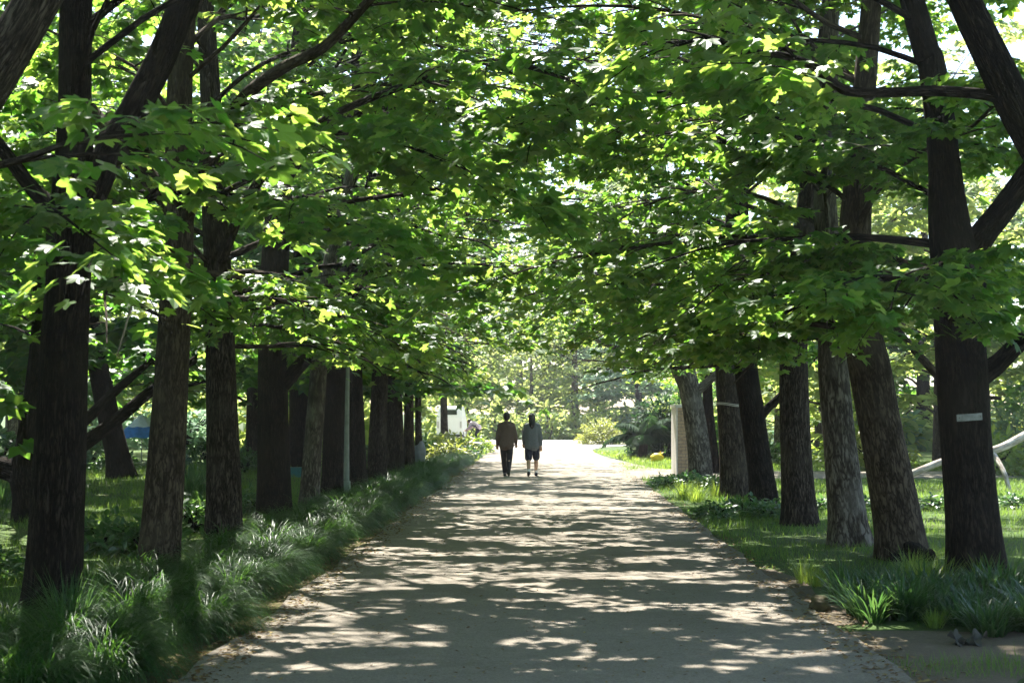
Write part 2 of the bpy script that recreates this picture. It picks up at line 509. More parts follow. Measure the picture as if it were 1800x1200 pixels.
# ------------------------------------------------------------------ trees
class Foliage:
    def __init__(s, seed):
        s.rs = np.random.default_rng(seed)
        s.pos, s.dir, s.up, s.size = [], [], [], []
        s.mb = MB()

    def put(s, pos, d, up, size):
        s.pos.append(pos); s.dir.append(d); s.up.append(up); s.size.append(size)

    def branch(s, p0, az, el, L, r0, size, step=.11, extra=.5, zmin=-9, droop=.5):
        """one leafy side branch: a thin twig, opposite leaves, short leafy spurs"""
        rs = s.rs
        n = 6
        e = el - droop * np.linspace(0, 1, n) ** 1.5
        a = az + rs.uniform(-.35, .35) * np.linspace(0, 1, n)
        st = np.stack([np.cos(e) * np.cos(a), np.cos(e) * np.sin(a), np.sin(e)], axis=1) * (L / (n - 1))
        pts = np.concatenate([[p0], p0 + np.cumsum(st[1:], axis=0)])
        if pts[-1][2] < zmin:
            return
        s.mb.tube(pts, np.linspace(r0, .0035, n), 4, 0, cap=False)
        m = max(2, int(L * .85 / step))
        t = np.linspace(.18, 1, m)
        ti = t * (n - 1)
        i = np.minimum(ti.astype(int), n - 2)
        u = (ti - i)[:, None]
        q = pts[i] * (1 - u) + pts[i + 1] * u
        aa = a[i]
        for side in (-1, 1):
            k = m
            ang = aa + side * rs.uniform(.5, 1.5, k)
            dz = rs.uniform(-.75, .05, k)
            d = np.stack([np.cos(ang), np.sin(ang), dz], axis=1)
            up = np.stack([rs.normal(0, .38, k), rs.normal(0, .38, k), np.ones(k)], axis=1)
            sz = size * rs.uniform(.65, 1.2, k)
            pet = rs.uniform(.02, .09, k)[:, None] * (size / .13)
            s.put(q + d * pet, d, up, sz)
            # spurs: three to five leaves fanned at the end of a short shoot
            sp = np.nonzero(rs.random(k) < extra)[0]
            if len(sp):
                ln = rs.uniform(.12, .34, len(sp)) * (size / .13)
                base = q[sp] + np.stack([np.cos(ang[sp]), np.sin(ang[sp]), rs.uniform(-.35, .25, len(sp))], axis=1) * ln[:, None]
                for w in (-1.1, -.4, .35, 1.0):
                    an = ang[sp] + w + rs.normal(0, .25, len(sp))
                    d2 = np.stack([np.cos(an), np.sin(an), rs.uniform(-.8, 0, len(sp))], axis=1)
                    up2 = np.stack([rs.normal(0, .4, len(sp)), rs.normal(0, .4, len(sp)), np.ones(len(sp))], axis=1)
                    s.put(base + d2 * .03, d2, up2, size * rs.uniform(.6, 1.2, len(sp)))

    def limb_foliage(s, pts, rad, size, per_m=3.2, t0=.22, blen=(.7, 1.6), step=.11, extra=.5, zmin=-9):
        rs = s.rs
        seg = np.linalg.norm(np.diff(pts, axis=0), axis=1)
        cum = np.concatenate([[0], np.cumsum(seg)])
        L = cum[-1]
        k = max(2, int(L * per_m * (1 - t0)))
        for j in range(k):
            t = t0 + (1 - t0) * (j + rs.uniform(0, .9)) / k
            x = min(t, .999) * L
            i = min(int(np.searchsorted(cum, x)) - 1, len(seg) - 1)
            i = max(i, 0)
            u = (x - cum[i]) / seg[i]
            p = pts[i] * (1 - u) + pts[i + 1] * u
            r = rad[i] * (1 - u) + rad[i + 1] * u
            d = (pts[i + 1] - pts[i]) / seg[i]
            az = math.atan2(d[1], d[0])
            el = math.asin(max(-1, min(1, d[2])))
            side = 1 if j % 2 else -1
            s.branch(p, az + side * rs.uniform(.5, 1.35), el * .5 + rs.uniform(-.2, .3), rs.uniform(*blen) * (1.15 - .45 * t), min(.014, r * .6), size, step, extra, zmin)
        d = pts[-1] - pts[-2]
        s.branch(pts[-1], math.atan2(d[1], d[0]), d[2] / (np.linalg.norm(d) + 1e-6), blen[0], .008, size, step, extra, zmin)

    def finish(s, name, tmpl, leafm, barkm, parent, zmin=-9, keep=1.0, fade=.5, base=None):
        pos = np.concatenate(s.pos); d = np.concatenate(s.dir); up = np.concatenate(s.up); sz = np.concatenate(s.size)
        k = pos[:, 2] > zmin + s.rs.uniform(-.15, fade, len(pos))
        if base is not None:
            g = pos + base
            k &= ~(sunlit(g[:, 0] - SD[0] / SD[2] * g[:, 2], g[:, 1] - SD[1] / SD[2] * g[:, 2]) & (s.rs.random(len(pos)) < .95))
            sx, sy = g[:, 0] - SD[0] / SD[2] * g[:, 2], g[:, 1] - SD[1] / SD[2] * g[:, 2]
            well = .6 * vnoise(sx / .8 + 41, sy / .8 + 5) + .4 * vnoise(sx / .35 + 2, sy / .35 + 11)
            deep = 3.4 + 4.0 * vnoise(sx / 1.4 + 9, sy / 1.4 + 33)
            k &= ~((well > .515 + .07 * np.clip((-1.5 - sx) / 1.5, 0, 1) * np.clip((15 - sy) / 4, 0, 1) + (.185 - .10 * np.clip((sy - 18) / 12, 0, 1)) * np.clip((np.abs(sx) - 2.2) / 1.3, 0, 1)) & (g[:, 2] > deep))
            thin = np.clip((3.4 - np.abs(g[:, 0])) / 1.2, 0, 1) * np.clip((g[:, 2] - 2.6) / 1.2, 0, 1) * (.28 + .40 * np.clip((g[:, 1] - 17) / 13, 0, 1))
            k &= s.rs.random(len(pos)) > thin
            k &= ~((np.abs(g[:, 0]) < 2.1) & (g[:, 1] > 24) & (g[:, 2] < 3.3 + .05 * np.maximum(0, g[:, 1] - 30) + s.rs.uniform(-.3, .5, len(pos))))
        if keep < 1:
            k &= s.rs.random(len(pos)) < keep
        s.mb.leaves(pos[k], d[k], up[k], sz[k], TEMPL[tmpl] if isinstance(tmpl, str) else tmpl, 1, s.rs)
        Foliage.total += int(k.sum())
        return s.mb.obj(name, [barkm, leafm], parent)


Foliage.total = 0


def make_tree(name, label, group, base, trunk, tr, limbs, nl, seed, leaf='leaf', bark='bark', tmpl='mid', size=.13, zmin=2.5,
              hrange=(2.8, 9.4), reach=(2.4, 4.4), side=0, per_m=3.2, step=.11, extra=.5, segs=26, skirt=0, top=11.0, cat='tree', blen=(.7, 1.6), keep=1.0):
    """trunk: world points; limbs: [(world points, radii, leafy)]; nl more limbs grow at random"""
    rs = np.random.default_rng(seed)
    b = np.array([base[0], base[1], 0.])
    root = thing(name, label, cat, tuple(b), group)
    tp = np.asarray(trunk, float) - b
    tr = np.asarray(tr, float)
    if tp[-1][2] < top:                              # the stem goes on up into the crown
        d = tp[-1] - tp[-2]
        d = d / np.linalg.norm(d)
        need = top - tp[-1][2]
        p1 = tp[-1] + np.array([d[0] * .4 * need + rs.normal(0, .12), d[1] * .4 * need + rs.normal(0, .12), need * .5])
        p2 = tp[-1] + np.array([d[0] * .6 * need + rs.normal(0, .25), d[1] * .6 * need + rs.normal(0, .25), need])
        tp = np.concatenate([tp, [p1, p2]])
        tr = np.concatenate([tr, [tr[-1] * .62, .03]])
    tp[0][2] = -.06
    n = max(26, int(tp[-1][2] * 5))
    cp, cr = smooth_line(tp, tr, n)
    mb = MB()
    mb.tube(cp, cr, segs, 0, lobes=.05, seed=seed, flare=.2, ridges=.012 if segs > 20 else 0)
    mb.obj('trunk', M[bark], root)
    fo = Foliage(seed + 1)
    for pts, rad, leafy in limbs:
        lp, lr = smooth_line(np.asarray(pts, float) - b, rad, 6 * len(pts))
        lb = MB()
        lb.tube(lp, lr, max(8, segs // 2), 0, lobes=.05, seed=seed + len(lp))
        lb.obj('limb', M[bark], root)
        if leafy:
            fo.limb_foliage(lp, lr, size, per_m, leafy, blen, step, extra, zmin)
    ga = rs.uniform(0, 6.28)
    for j in range(-skirt, nl):
        h = hrange[0] + (hrange[1] - hrange[0]) * ((j + rs.uniform(.1, .9)) / nl)
        if j < 0:
            h = rs.uniform(2.5, 3.5)
        i = int(np.clip(np.searchsorted(cp[:, 2], h), 1, n - 1))
        p0, r0 = cp[i], cr[i]
        ga += 2.399
        az = ga + rs.normal(0, .3)
        if side and rs.random() < .42:               # reach for the light above the path
            az = (0 if side > 0 else math.pi) + rs.normal(0, .55)
        f = (h - hrange[0]) / (hrange[1] - hrange[0] + 1e-6)
        L = rs.uniform(*reach) * (1 - .42 * f)
        if side and math.cos(az) * side > .4:
            L = max(L, rs.uniform(3.6, 5.6))
        e0 = rs.uniform(.25, .75) + .35 * f
        e1 = rs.uniform(-.5, .0) + .3 * f
        if j < 0:                                    # low boughs drooping towards the light
            az = (0 if side > 0 else math.pi) + rs.normal(0, 1.1)
            L, e0, e1 = rs.uniform(1.8, 3.3), rs.uniform(.1, .5), rs.uniform(-.65, -.2)
        m = 7
        e = e0 + (e1 - e0) * np.linspace(0, 1, m)
        a = az + rs.normal(0, .45) * np.linspace(0, 1, m) + rs.normal(0, .13, m)
        e = e + rs.normal(0, .10, m)
        st = np.stack([np.cos(e) * np.cos(a), np.cos(e) * np.sin(a), np.sin(e)], axis=1) * L / (m - 1)
        pts = np.concatenate([[p0], p0 + np.cumsum(st[1:], axis=0)])
        rl = np.linspace(max(.016, min(.044, r0 * .26)) * rs.uniform(.7, 1.15), .007, m) * np.linspace(1, .9, m)
        lp, lr = smooth_line(pts, rl, 14)
        lb = MB()
        lb.tube(lp, lr, 7, 0)
        lb.obj('limb', M[bark], root)
        fo.limb_foliage(lp, lr, size, per_m, .2, blen, step, extra, zmin)
    fo.finish('crown', tmpl, M[leaf], M[bark], root, zmin, keep, base=b if side else None)
    return root


def px_line(pl, y, widths=True):
    pts = [P(p[0], p[1], y if len(p) < 4 else p[3]) for p in pl]
    rad = [p[2] * .5 * (y if len(p) < 4 else p[3]) / FPX for p in pl]
    return pts, rad


# rows: base pixel width list measured on the photograph, then turned into metres at each tree's own distance
LROW = [
    # (label, pts(px,py,w), bark, limbs)
    ('nearest dark trunk of the left row in full view, forking above head height', [(90, 1085, 108), (95, 1000, 98), (105, 800, 90), (113, 600, 80), (120, 480, 74), (124, 400, 80), (130, 330, 72), (132, 200, 56), (133, 50, 54), (134, -150, 50)], 'bark',
     [([(150, 365, 56), (190, 275, 54), (235, 195, 52), (288, 90, 50), (330, -20, 48), (385, -180, 42, 11.2), (470, -330, 30, 10.6)], .62),
      ([(105, 375, 34), (60, 335, 27), (25, 290, 24), (-30, 220, 22), (-120, 110, 18)], .5),
      ([(95, 368, 16), (40, 366, 13), (-20, 367, 11), (-110, 350, 8)], .45)]),
    ('smooth brown trunk, second in the left row, leaning to the path', [(278, 1003, 78), (283, 950, 70), (293, 800, 65), (305, 600, 58), (314, 430, 53), (313, 300, 48), (316, 150, 43), (325, 0, 38)], 'bark_brown',
     [([(325, 395, 26), (348, 320, 24, 14.6), (385, 240, 23, 14), (430, 170, 22, 13.3), (500, 118, 20, 12.6), (570, 82, 18, 12.0), (650, 0, 15, 11.4), (730, -90, 12, 11)], .8),
      ([(318, 360, 36), (285, 335, 34), (250, 300, 32), (218, 262, 28, 15.6), (160, 190, 20, 16)], .6)]),
    ('straight furrowed trunk, third in the left row', [(393, 955, 66), (394, 850, 59), (390, 700, 54), (384, 500, 49), (376, 350, 42), (372, 200, 36)], 'bark_mid',
     [([(384, 470, 20), (430, 360, 18, 17.2), (500, 262, 16, 16), (580, 205, 13, 14.8), (700, 155, 12, 13.6), (830, 114, 10, 12.6), (900, 112, 8, 12.2), (1000, 140, 6, 12)], .72)]),
    ('very dark trunk with a stub limb on its right, fourth in the left row', [(483, 920, 68), (482, 850, 60), (480, 700, 54), (480, 600, 51), (484, 450, 47), (497, 300, 42), (520, 150, 36)], 'bark',
     [([(497, 675, 30), (522, 648, 25), (556, 610, 21), (600, 545, 17), (655, 470, 12)], .5),
      ([(505, 310, 22), (560, 235, 15, 19.5), (640, 193, 13, 17.5), (760, 188, 11, 15.5), (850, 198, 9, 14.4), (930, 215, 6, 13.8)], .72)]),
    ('slim lichen-mottled trunk, fifth in the left row', [(543, 895, 38), (549, 800, 32), (557, 700, 30), (566, 560, 28), (580, 460, 24), (600, 380, 20)], 'bark_grey', []),
    ('dark trunk standing just left of the grey pole', [(583, 880, 41), (585, 800, 37), (590, 660, 35), (598, 550, 35), (630, 400, 28), (660, 300, 22)], 'bark', []),
    ('dark trunk standing just right of the grey pole', [(629, 857, 36), (626, 760, 31), (622, 660, 30), (624, 560, 26)], 'bark', []),
    ('eighth trunk of the left row, reddish brown, past the grey pole', [(662, 842, 35), (664, 760, 30), (667, 690, 29), (670, 600, 25)], 'bark_mid', []),
    ('ninth trunk of the left row, widest of the far ones', [(693, 830, 34), (694, 760, 30), (693, 690, 28), (697, 600, 24)], 'bark_mid', []),
    ('tenth trunk of the left row, narrow and reddish beside the grey boulder', [(719, 822, 21), (719, 710, 17), (720, 620, 15)], 'bark_mid', []),
    ('last slim trunk at the far end of the left row', [(736, 812, 14), (735, 720, 11), (735, 640, 10)], 'bark_mid', []),
]
RROW = [
    ('dark forked trunk with a pale plate nailed on, nearest in view on the right', [(1722, 1022, 112), (1714, 950, 99), (1700, 800, 89), (1690, 650, 88), (1684, 560, 83), (1680, 470, 86), (1668, 400, 74), (1660, 300, 58), (1650, 200, 52), (1636, 110, 48), (1614, 40, 44)], 'bark',
     [([(1700, 455, 56), (1728, 412, 48), (1760, 372, 45), (1805, 310, 42), (1870, 225, 38), (1940, 120, 30)], .5),
      ([(1720, 660, 46), (1752, 640, 36), (1788, 606, 32), (1830, 580, 30), (1910, 540, 24)], .4),
      ([(1735, 500, 12), (1690, 498, 14, 13.6), (1600, 490, 12, 12.8), (1520, 490, 10, 12.2), (1440, 520, 8, 11.8), (1380, 550, 6, 11.6)], .2)]),
    ('thick brown trunk leaning left with a gnarled burl at its foot, second on the right', [(1588, 982, 94), (1580, 930, 85), (1565, 840, 78), (1546, 740, 72), (1530, 650, 71), (1512, 560, 62), (1503, 430, 56), (1508, 330, 50), (1516, 200, 42)], 'bark_brown',
     [([(1560, 560, 10), (1630, 640, 14), (1680, 690, 10), (1760, 700, 6)], .3)]),
    ('pale grey lichen-streaked trunk, third on the right', [(1494, 957, 80), (1488, 900, 66), (1476, 780, 56), (1466, 660, 52), (1462, 560, 46), (1455, 420, 42), (1450, 300, 36)], 'bark_grey', []),
    ('straight furrowed trunk left of the pale grey one, fourth on the right', [(1408, 922, 68), (1402, 850, 58), (1397, 750, 52), (1395, 660, 49), (1396, 560, 45), (1410, 430, 38)], 'bark_mid', []),
    ('dark trunk leaning left with a thin raised limb, fifth on the right', [(1346, 895, 56), (1336, 820, 46), (1322, 720, 42), (1312, 650, 40), (1308, 560, 36)], 'bark',
     [([(1330, 740, 20), (1352, 715, 15), (1378, 690, 14), (1420, 640, 11), (1470, 590, 8)], .5)]),
    ('trunk tied round with pale string, sixth on the right', [(1292, 878, 54), (1287, 800, 46), (1280, 710, 40), (1277, 640, 38), (1280, 540, 34)], 'bark_mid', []),
    ('grey trunk spreading into two limbs beside the brick pillar', [(1233, 846, 42), (1227, 780, 39), (1217, 710, 37), (1209, 670, 36), (1200, 610, 28), (1192, 540, 22)], 'bark_grey',
     [([(1208, 700, 24), (1236, 678, 16), (1262, 655, 14), (1300, 622, 12), (1350, 570, 8)], .5),
      ([(1203, 680, 20), (1180, 640, 14), (1150, 600, 11), (1080, 610, 8), (1010, 575, 6)], .4)]),
    ('darker trunk half hidden behind the one beside the brick pillar', [(1256, 832, 24), (1249, 760, 19), (1244, 700, 18), (1242, 600, 16)], 'bark', []),
]
ROWG = 'trees of the two rows lining the path'
DET = ['hi', 'hi', 'hi', 'mid', 'mid', 'mid', 'low', 'low', 'low', 'low', 'low']


def row_tree(i, spec, side):
    label, pl, bark, limbs = spec
    x, y = G(pl[0][0], pl[0][1])
    tp, tr = px_line(pl, y)
    lm = []
    for ll, leafy in limbs:
        p_, r_ = px_line(ll, y)
        lm.append((p_, r_, leafy))
    near = y < 23
    far = y > 30
    return make_tree('avenue_tree', label, ROWG, (x, y), tp, tr, lm, (20 if y < 15.5 else 21) if near else 21, 100 + i * 7 + (50 if side < 0 else 0), bark=bark,
                     tmpl=('hi' if y < 17 else 'mid' if y < 26 else 'low'), size=.118 if near else (.135 if not far else .16),
                     zmin=2.2 if y < 20 else 2.3, side=side, per_m=4.6 if near else (4.0 if not far else 3.0), step=.095 if near else (.115 if not far else .145),
                     extra=.85, top=11.0 if y < 22 else 13.5, hrange=(2.8 if y > 15.5 else 3.6, 10 if y < 22 else 12), skirt=6 if y > 15.5 else 2, segs=40 if near else 20, reach=(2.4, 4.5))


for i, sp in enumerate(LROW):
    row_tree(i, sp, 1)
for i, sp in enumerate(RROW):
    row_tree(i, sp, -1)

# the two trees whose trunks stand beside the camera, just outside the picture; their limbs and leaves hang into it
y0 = 8.4
tp, tr = px_line([(-285, 1990, 150), (-280, 900, 130), (-262, 500, 125), (-255, 250, 100), (-255, -100, 80)], y0)
l1 = px_line([(-255, 420, 100), (-150, 320, 92), (-50, 190, 84), (12, 92, 80), (75, -15, 74), (140, -140, 64), (230, -330, 44)], y0)
l2 = px_line([(-250, 330, 30), (-140, 300, 22), (0, 290, 15, 7.9), (130, 250, 10, 7.6), (260, 235, 7, 7.4)], y0)
make_tree('avenue_tree', 'tree at the left edge whose thick brown limb crosses the upper left corner', ROWG, ((-285 - CX) * y0 / FPX, y0), tp, tr,
          [(l1[0], l1[1], .75), (l2[0], l2[1], .35)], 12, 301, bark='bark_mid', tmpl='hi', size=.135, zmin=2.95, side=1, segs=30, hrange=(4.6, 10), reach=(2.2, 3.8), per_m=4.4, extra=.8)
y0 = 10.8
tp, tr = px_line([(1985, 1110, 135), (1975, 800, 115), (1970, 560, 110), (1968, 400, 100), (1985, 200, 80), (2000, 0, 60)], y0)
l1 = px_line([(1955, 480, 76), (1880, 350, 72), (1800, 215, 66), (1745, 105, 61), (1692, -5, 56), (1640, -130, 46), (1560, -300, 34)], y0)
l2 = px_line([(1770, 178, 24), (1730, 166, 20), (1640, 160, 19), (1560, 163, 18), (1490, 160, 18), (1455, 138, 17), (1428, 116, 15), (1375, 98, 13), (1300, 88, 11), (1250, 66, 9), (1190, 80, 6)], y0)
make_tree('avenue_tree', 'tree at the right edge whose dark limb slants across the upper right corner', ROWG, ((1985 - CX) * y0 / FPX, y0), tp, tr,
          [(l1[0], l1[1], .7), (l2[0], l2[1], .35)], 12, 302, bark='bark', tmpl='hi', size=.135, zmin=3.3, side=-1, segs=30, hrange=(4.6, 10), reach=(2.2, 4.0), per_m=4.4, extra=.8)

# ---- park trees behind the rows
def bg_proto(seed, h, leaf, bark, nl=24, low=1.3, reach=(3, 5.2), lean=0, r=.28, size=.26, name='park_tree', keep=1.0, zmin=1.3):
    b = (0, 0)
    tp = [(0, 0, 0), (lean * .25, 0, h * .25), (lean * .5, .1, h * .5), (lean * .7, .1, h * .75)]
    return make_tree(name, 'x', None, b, tp, [r, r * .8, r * .62, r * .35], [], nl, seed, leaf=leaf, bark=bark, tmpl='low', size=size, zmin=zmin,
                     hrange=(low, h * .9), reach=reach, per_m=2.7, step=.22, extra=.9, segs=14, top=h, blen=(.9, 2.0), keep=keep)


protos = {
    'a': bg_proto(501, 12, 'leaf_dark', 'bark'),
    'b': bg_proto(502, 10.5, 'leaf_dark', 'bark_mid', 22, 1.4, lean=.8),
    'c': bg_proto(503, 13, 'leaf_far_lit', 'bark_mid', 28, 1.4, (3.2, 5.6), keep=.6),
    'd': bg_proto(504, 9, 'leaf_far_lit', 'bark_grey', 22, 1.0, (2.8, 5), keep=.5),
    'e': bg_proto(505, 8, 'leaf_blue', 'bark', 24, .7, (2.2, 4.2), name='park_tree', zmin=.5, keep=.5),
}
placed = {k: 0 for k in protos}


def plant_bg(kind, x, y, s, rot, label, group):
    o = protos[kind]
    if placed[kind]:
        o = copy_tree(o)
    placed[kind] += 1
    o.location = (x, y, 0)
    o.scale = (s, s, s)
    o.rotation_euler = (0, 0, rot)
    o['label'] = label
    if group:
        o['group'] = group


GL = 'trees across the lawn left of the path'
GR = 'trees across the lawn right of the path'
GF = 'trees closing the far end of the path'
for k, x, y, s, lab in [
    ('a', -7.1, 41, 1.2, 'dark trunk on the left lawn seen between the fourth and fifth trunks of the row'),
    ('b', -12.6, 27, 1.0, None), ('a', -16.5, 36, 1.05, None), ('c', -9.6, 47, 1.2, None), ('a', -17.5, 48, 1.2, None), ('b', -19, 29, 1.1, None),
    ('c', -7.6, 57, .95, None), ('d', -12, 60, 1.1, None), ('c', -19, 55, 1.2, None), ('c', -7.8, 69, .9, None), ('a', -26, 44, 1.3, None), ('d', -24, 64, 1.3, None),
    ('a', -9.6, 11.5, 1.0, None), ('a', -9.2, 6, 1.0, None), ('d', -9.5, 82, 1.1, None), ('a', -10, 17.5, .95, None), ('b', -13.5, 20.5, 1.0, None), ('a', -8.85, 33.5, 1.25, None), ('b', -8.2, 50, 1.25, None)]:  # first two stand out of view, added to darken the upper left canopy
    plant_bg(k, x, y, s, rng.uniform(0, 6.28), lab or 'leafy park tree in the shade beyond the left lawn', GL)
for k, x, y, s, lab in [
    ('c', 8.6, 42, 1.0, None), ('c', 12.5, 45, 1.0, None), ('d', 8.2, 50, .8, None), ('b', 18, 37, 1.1, None), ('d', 19, 52, 1.1, None),
    ('c', 12, 62, 1.1, None), ('c', 25, 46, 1.3, None), ('d', 7.5, 62, .9, None), ('a', 17.5, 66, 1.3, None), ('c', 27, 64, 1.4, None)]:
    plant_bg(k, x, y, s, rng.uniform(0, 6.28), lab or 'leafy park tree in the light beyond the right lawn', GR)
for k, x, y, s in [('d', -5.2, 92, 1.0), ('d', 1.8, 90, 1.05), ('e', 5.6, 86, 1.0), ('d', -1.8, 97, 1.1), ('e', 9.5, 93, 1.2), ('c', -11, 100, 1.2), ('c', 4, 108, 1.4), ('d', 14, 100, 1.3), ('c', -4, 112, 1.5), ('a', 20, 95, 1.4), ('c', -20, 96, 1.4), ('d', 11, 80, .9), ('c', 10, 118, 1.7), ('c', -14, 122, 1.8), ('c', 0, 126, 1.9), ('e', 3.6, 97, 1.2), ('d', -1, 89, .7)]:
    lab = {'e': 'blue-green tree closing the far end of the path', 'd': 'pale sunlit tree beyond the far end of the path'}.get(k, 'tall tree rising behind the far end of the path')
    plant_bg(k, x, y, s, rng.uniform(0, 6.28), lab, GF)

# unseen row copies added behind the camera to keep light off the trunk fronts
src = {o['label']: o for o in COL.objects if o.get('group') == ROWG}
for key, x, y, rot in [('dark trunk standing just left of the grey pole', -4.1, -1.2, -.3), ('eighth trunk of the left row, reddish brown, past the grey pole', -4.1, -5, .1),
                       ('dark trunk leaning left with a thin raised limb, fifth on the right', 4.3, -1.6, 3.0), ('trunk tied round with pale string, sixth on the right', 4.2, -5.2, 0)]:
    o = copy_tree(src[key])
    o.location = (x, y, 0)
    o.rotation_euler = (0, 0, rot)
    o['label'] = 'unseen avenue tree added behind the camera to block light'

# low-forked dark tree behind the first trunk on the left, and the thick leaning trunk by the blue umbrella
y0 = 22.0
tp, tr = px_line([(62, 915, 78), (55, 870, 62), (48, 832, 58), (52, 770, 42), (60, 690, 34), (70, 560, 26)], y0)
l1 = px_line([(50, 850, 44), (25, 828, 42), (-20, 815, 38), (-90, 790, 32), (-200, 730, 24)], y0)
l2 = px_line([(60, 850, 30), (100, 810, 30), (150, 778, 27), (205, 738, 23), (262, 690, 19), (330, 640, 14), (420, 590, 9)], y0)
l3 = px_line([(55, 790, 24), (110, 760, 22), (150, 738, 20), (200, 690, 16), (270, 630, 10)], y0)
make_tree('park_tree', 'low-forked black tree on the left lawn behind the nearest trunk', GL, ((62 - CX) * y0 / FPX, y0), tp, tr,
          [(l1[0], l1[1], .5), (l2[0], l2[1], .3), (l3[0], l3[1], .3)], 9, 401, leaf='leaf_dark', tmpl='mid', size=.16, zmin=2.0, hrange=(2.4, 5.5), per_m=2.4, step=.15, top=7)
y0 = 36.0
tp, tr = px_line([(214, 842, 54), (206, 800, 42), (196, 755, 38), (180, 680, 36), (165, 600, 30)], y0)
make_tree('park_tree', 'thick leaning trunk on the left lawn beside the blue umbrella', GL, ((214 - CX) * y0 / FPX, y0), tp, tr, [], 12, 402, leaf='leaf_dark', tmpl='low', size=.22, zmin=2.1, hrange=(3, 8.5), per_m=2.0, step=.2, top=10)
x0, y0 = G(782, 782)
tp, tr = px_line([(782, 781, 15), (781, 750, 13), (780, 700, 12), (779, 650, 10)], y0)
make_tree('park_tree', 'reddish trunk in front of the white van', GL, (x0, y0), tp, tr, [], 12, 403, leaf='leaf_far_lit', bark='bark_mid', tmpl='low', size=.24, zmin=2.0, hrange=(2.6, 7), per_m=2.0, step=.2, top=8.5, reach=(2.4, 4.2))

# ------------------------------------------------------------------ ground, path
def sheet(name, poly, z, mat, thick=0):
    """flat polygon (list of xy) with optional real thickness below"""
    mb = MB()
    n = len(poly)
    v = [(x, y, z) for x, y in poly]
    me = bpy.data.meshes.new(name)
    if thick:
        v += [(x, y, z - thick) for x, y in poly]
    f = [tuple(range(n))]
    if thick:
        f += [(i, i + n, (i + 1) % n + n, (i + 1) % n) for i in range(n)]
    me.from_pydata(v, [], f)
    me.materials.append(mat)
    me.update()
    o = bpy.data.objects.new(name, me)
    COL.objects.link(o)
    return tag(o, kind='structure')


def wob(y, seed, amp):
    return amp * (math.sin(y * 1.7 + seed) + .6 * math.sin(y * 4.1 + 2 * seed) + .35 * math.sin(y * 11 + seed * 3))


sheet('ground', [(-400, -60), (400, -60), (400, 700), (-400, 700)], 0, M['soil'])
left = [(-2.30 + wob(y, 1, .03), y) for y in np.arange(-6, 50, .35)]
left += [(-2.4 + (y - 50) * -.02, y) for y in (54, 58, 62)]
right = [(2.28 + wob(y, 4, .025), y) for y in np.arange(-6, 33, .35)]
right += [(2.32, 33.2), (2.45, 34.2), (2.8, 34.8), (3.6, 35.2), (6, 35.6), (12, 36.2), (12, 39.6), (6, 39.4), (4.2, 39.8), (3.3, 41.5), (2.9, 44), (2.5, 48), (2.1, 53), (1.95, 58), (2.0, 62)]
sheet('path', left + right[::-1], .024, M['path'], .05)
sheet('court', [(-2.9, 62.02), (2.0, 62.02), (2.6, 66), (4.4, 70), (9, 73), (9, 82), (-14, 82), (-14, 71), (-6, 69), (-3.4, 66)], .024, M['court'], .05)
sheet('mossy_verge', [(-3.1, 5)] + [(-2.12 + wob(y, 9, .02), y) for y in np.arange(5, 50, .5)] + [(-3.1, 49.5)], .004, M['moss'])
sheet('bare_soil', [(2.2, 8.2), (2.2, 10.9), (2.7, 11.0), (3.4, 10.9), (4.4, 11.2), (6.5, 11.3), (6.5, 9.9), (4.6, 9.6), (3.6, 9.5), (3.0, 9.0), (2.6, 8.2)], .006, M['dirt'])
sheet('bare_soil', [(2.2, 11.2), (2.2, 15.4), (2.42, 15.2), (2.6, 14.2), (2.5, 13.2), (2.75, 12.2), (2.6, 11.4)], .007, M['dirt'])
sheet('side_path', [(3.2, 24.9), (5, 25.4), (22, 27.5), (22, 28.5), (5, 26.3), (3.2, 25.7)], .006, M['court'])


# ------------------------------------------------------------------ grass
def blade_ribbons(mb, base, az, el0, bend, L, w, seg=4, mi=0, rs=None, twist=0):
    """arching ribbons, all in numpy: one per base point"""
    rs = rs or rng
    n = len(base)
    t = np.linspace(0, 1, seg + 1)
    e = el0[:, None] - bend[:, None] * t[None, :] ** 1.3
    st = L[:, None] / seg
    dx = np.cos(e) * st
    dz = np.sin(e) * st
    h = np.concatenate([np.zeros((n, 1)), np.cumsum(dx[:, :-1], axis=1)], axis=1)
    z = np.concatenate([np.zeros((n, 1)), np.cumsum(dz[:, :-1], axis=1)], axis=1)
    ca, sa = np.cos(az)[:, None], np.sin(az)[:, None]
    c = np.stack([base[:, 0:1] + h * ca, base[:, 1:2] + h * sa, base[:, 2:3] + z], axis=2)
    sd = np.stack([-sa, ca, np.zeros_like(sa)], axis=2)
    wt = w[:, None] * np.minimum(1, .55 + 1.6 * t)[None, :] * (1 - t[None, :] ** 2.2 * .93)
    l = c - sd * wt[:, :, None] * .5
    r = c + sd * wt[:, :, None] * .5
    v = np.stack([l, r], axis=2).reshape(n, -1, 3)
    k = np.arange(seg) * 2
    q = np.stack([k, k + 1, k + 3, k + 2], axis=1)
    f = q[None] + (np.arange(n) * (2 * seg + 2))[:, None, None]
    rv = np.repeat(rs.random(n), 2 * seg + 2)
    mb.add(v.reshape(-1, 3), f.reshape(-1, 4), mi, smooth=True, rnd=rv)


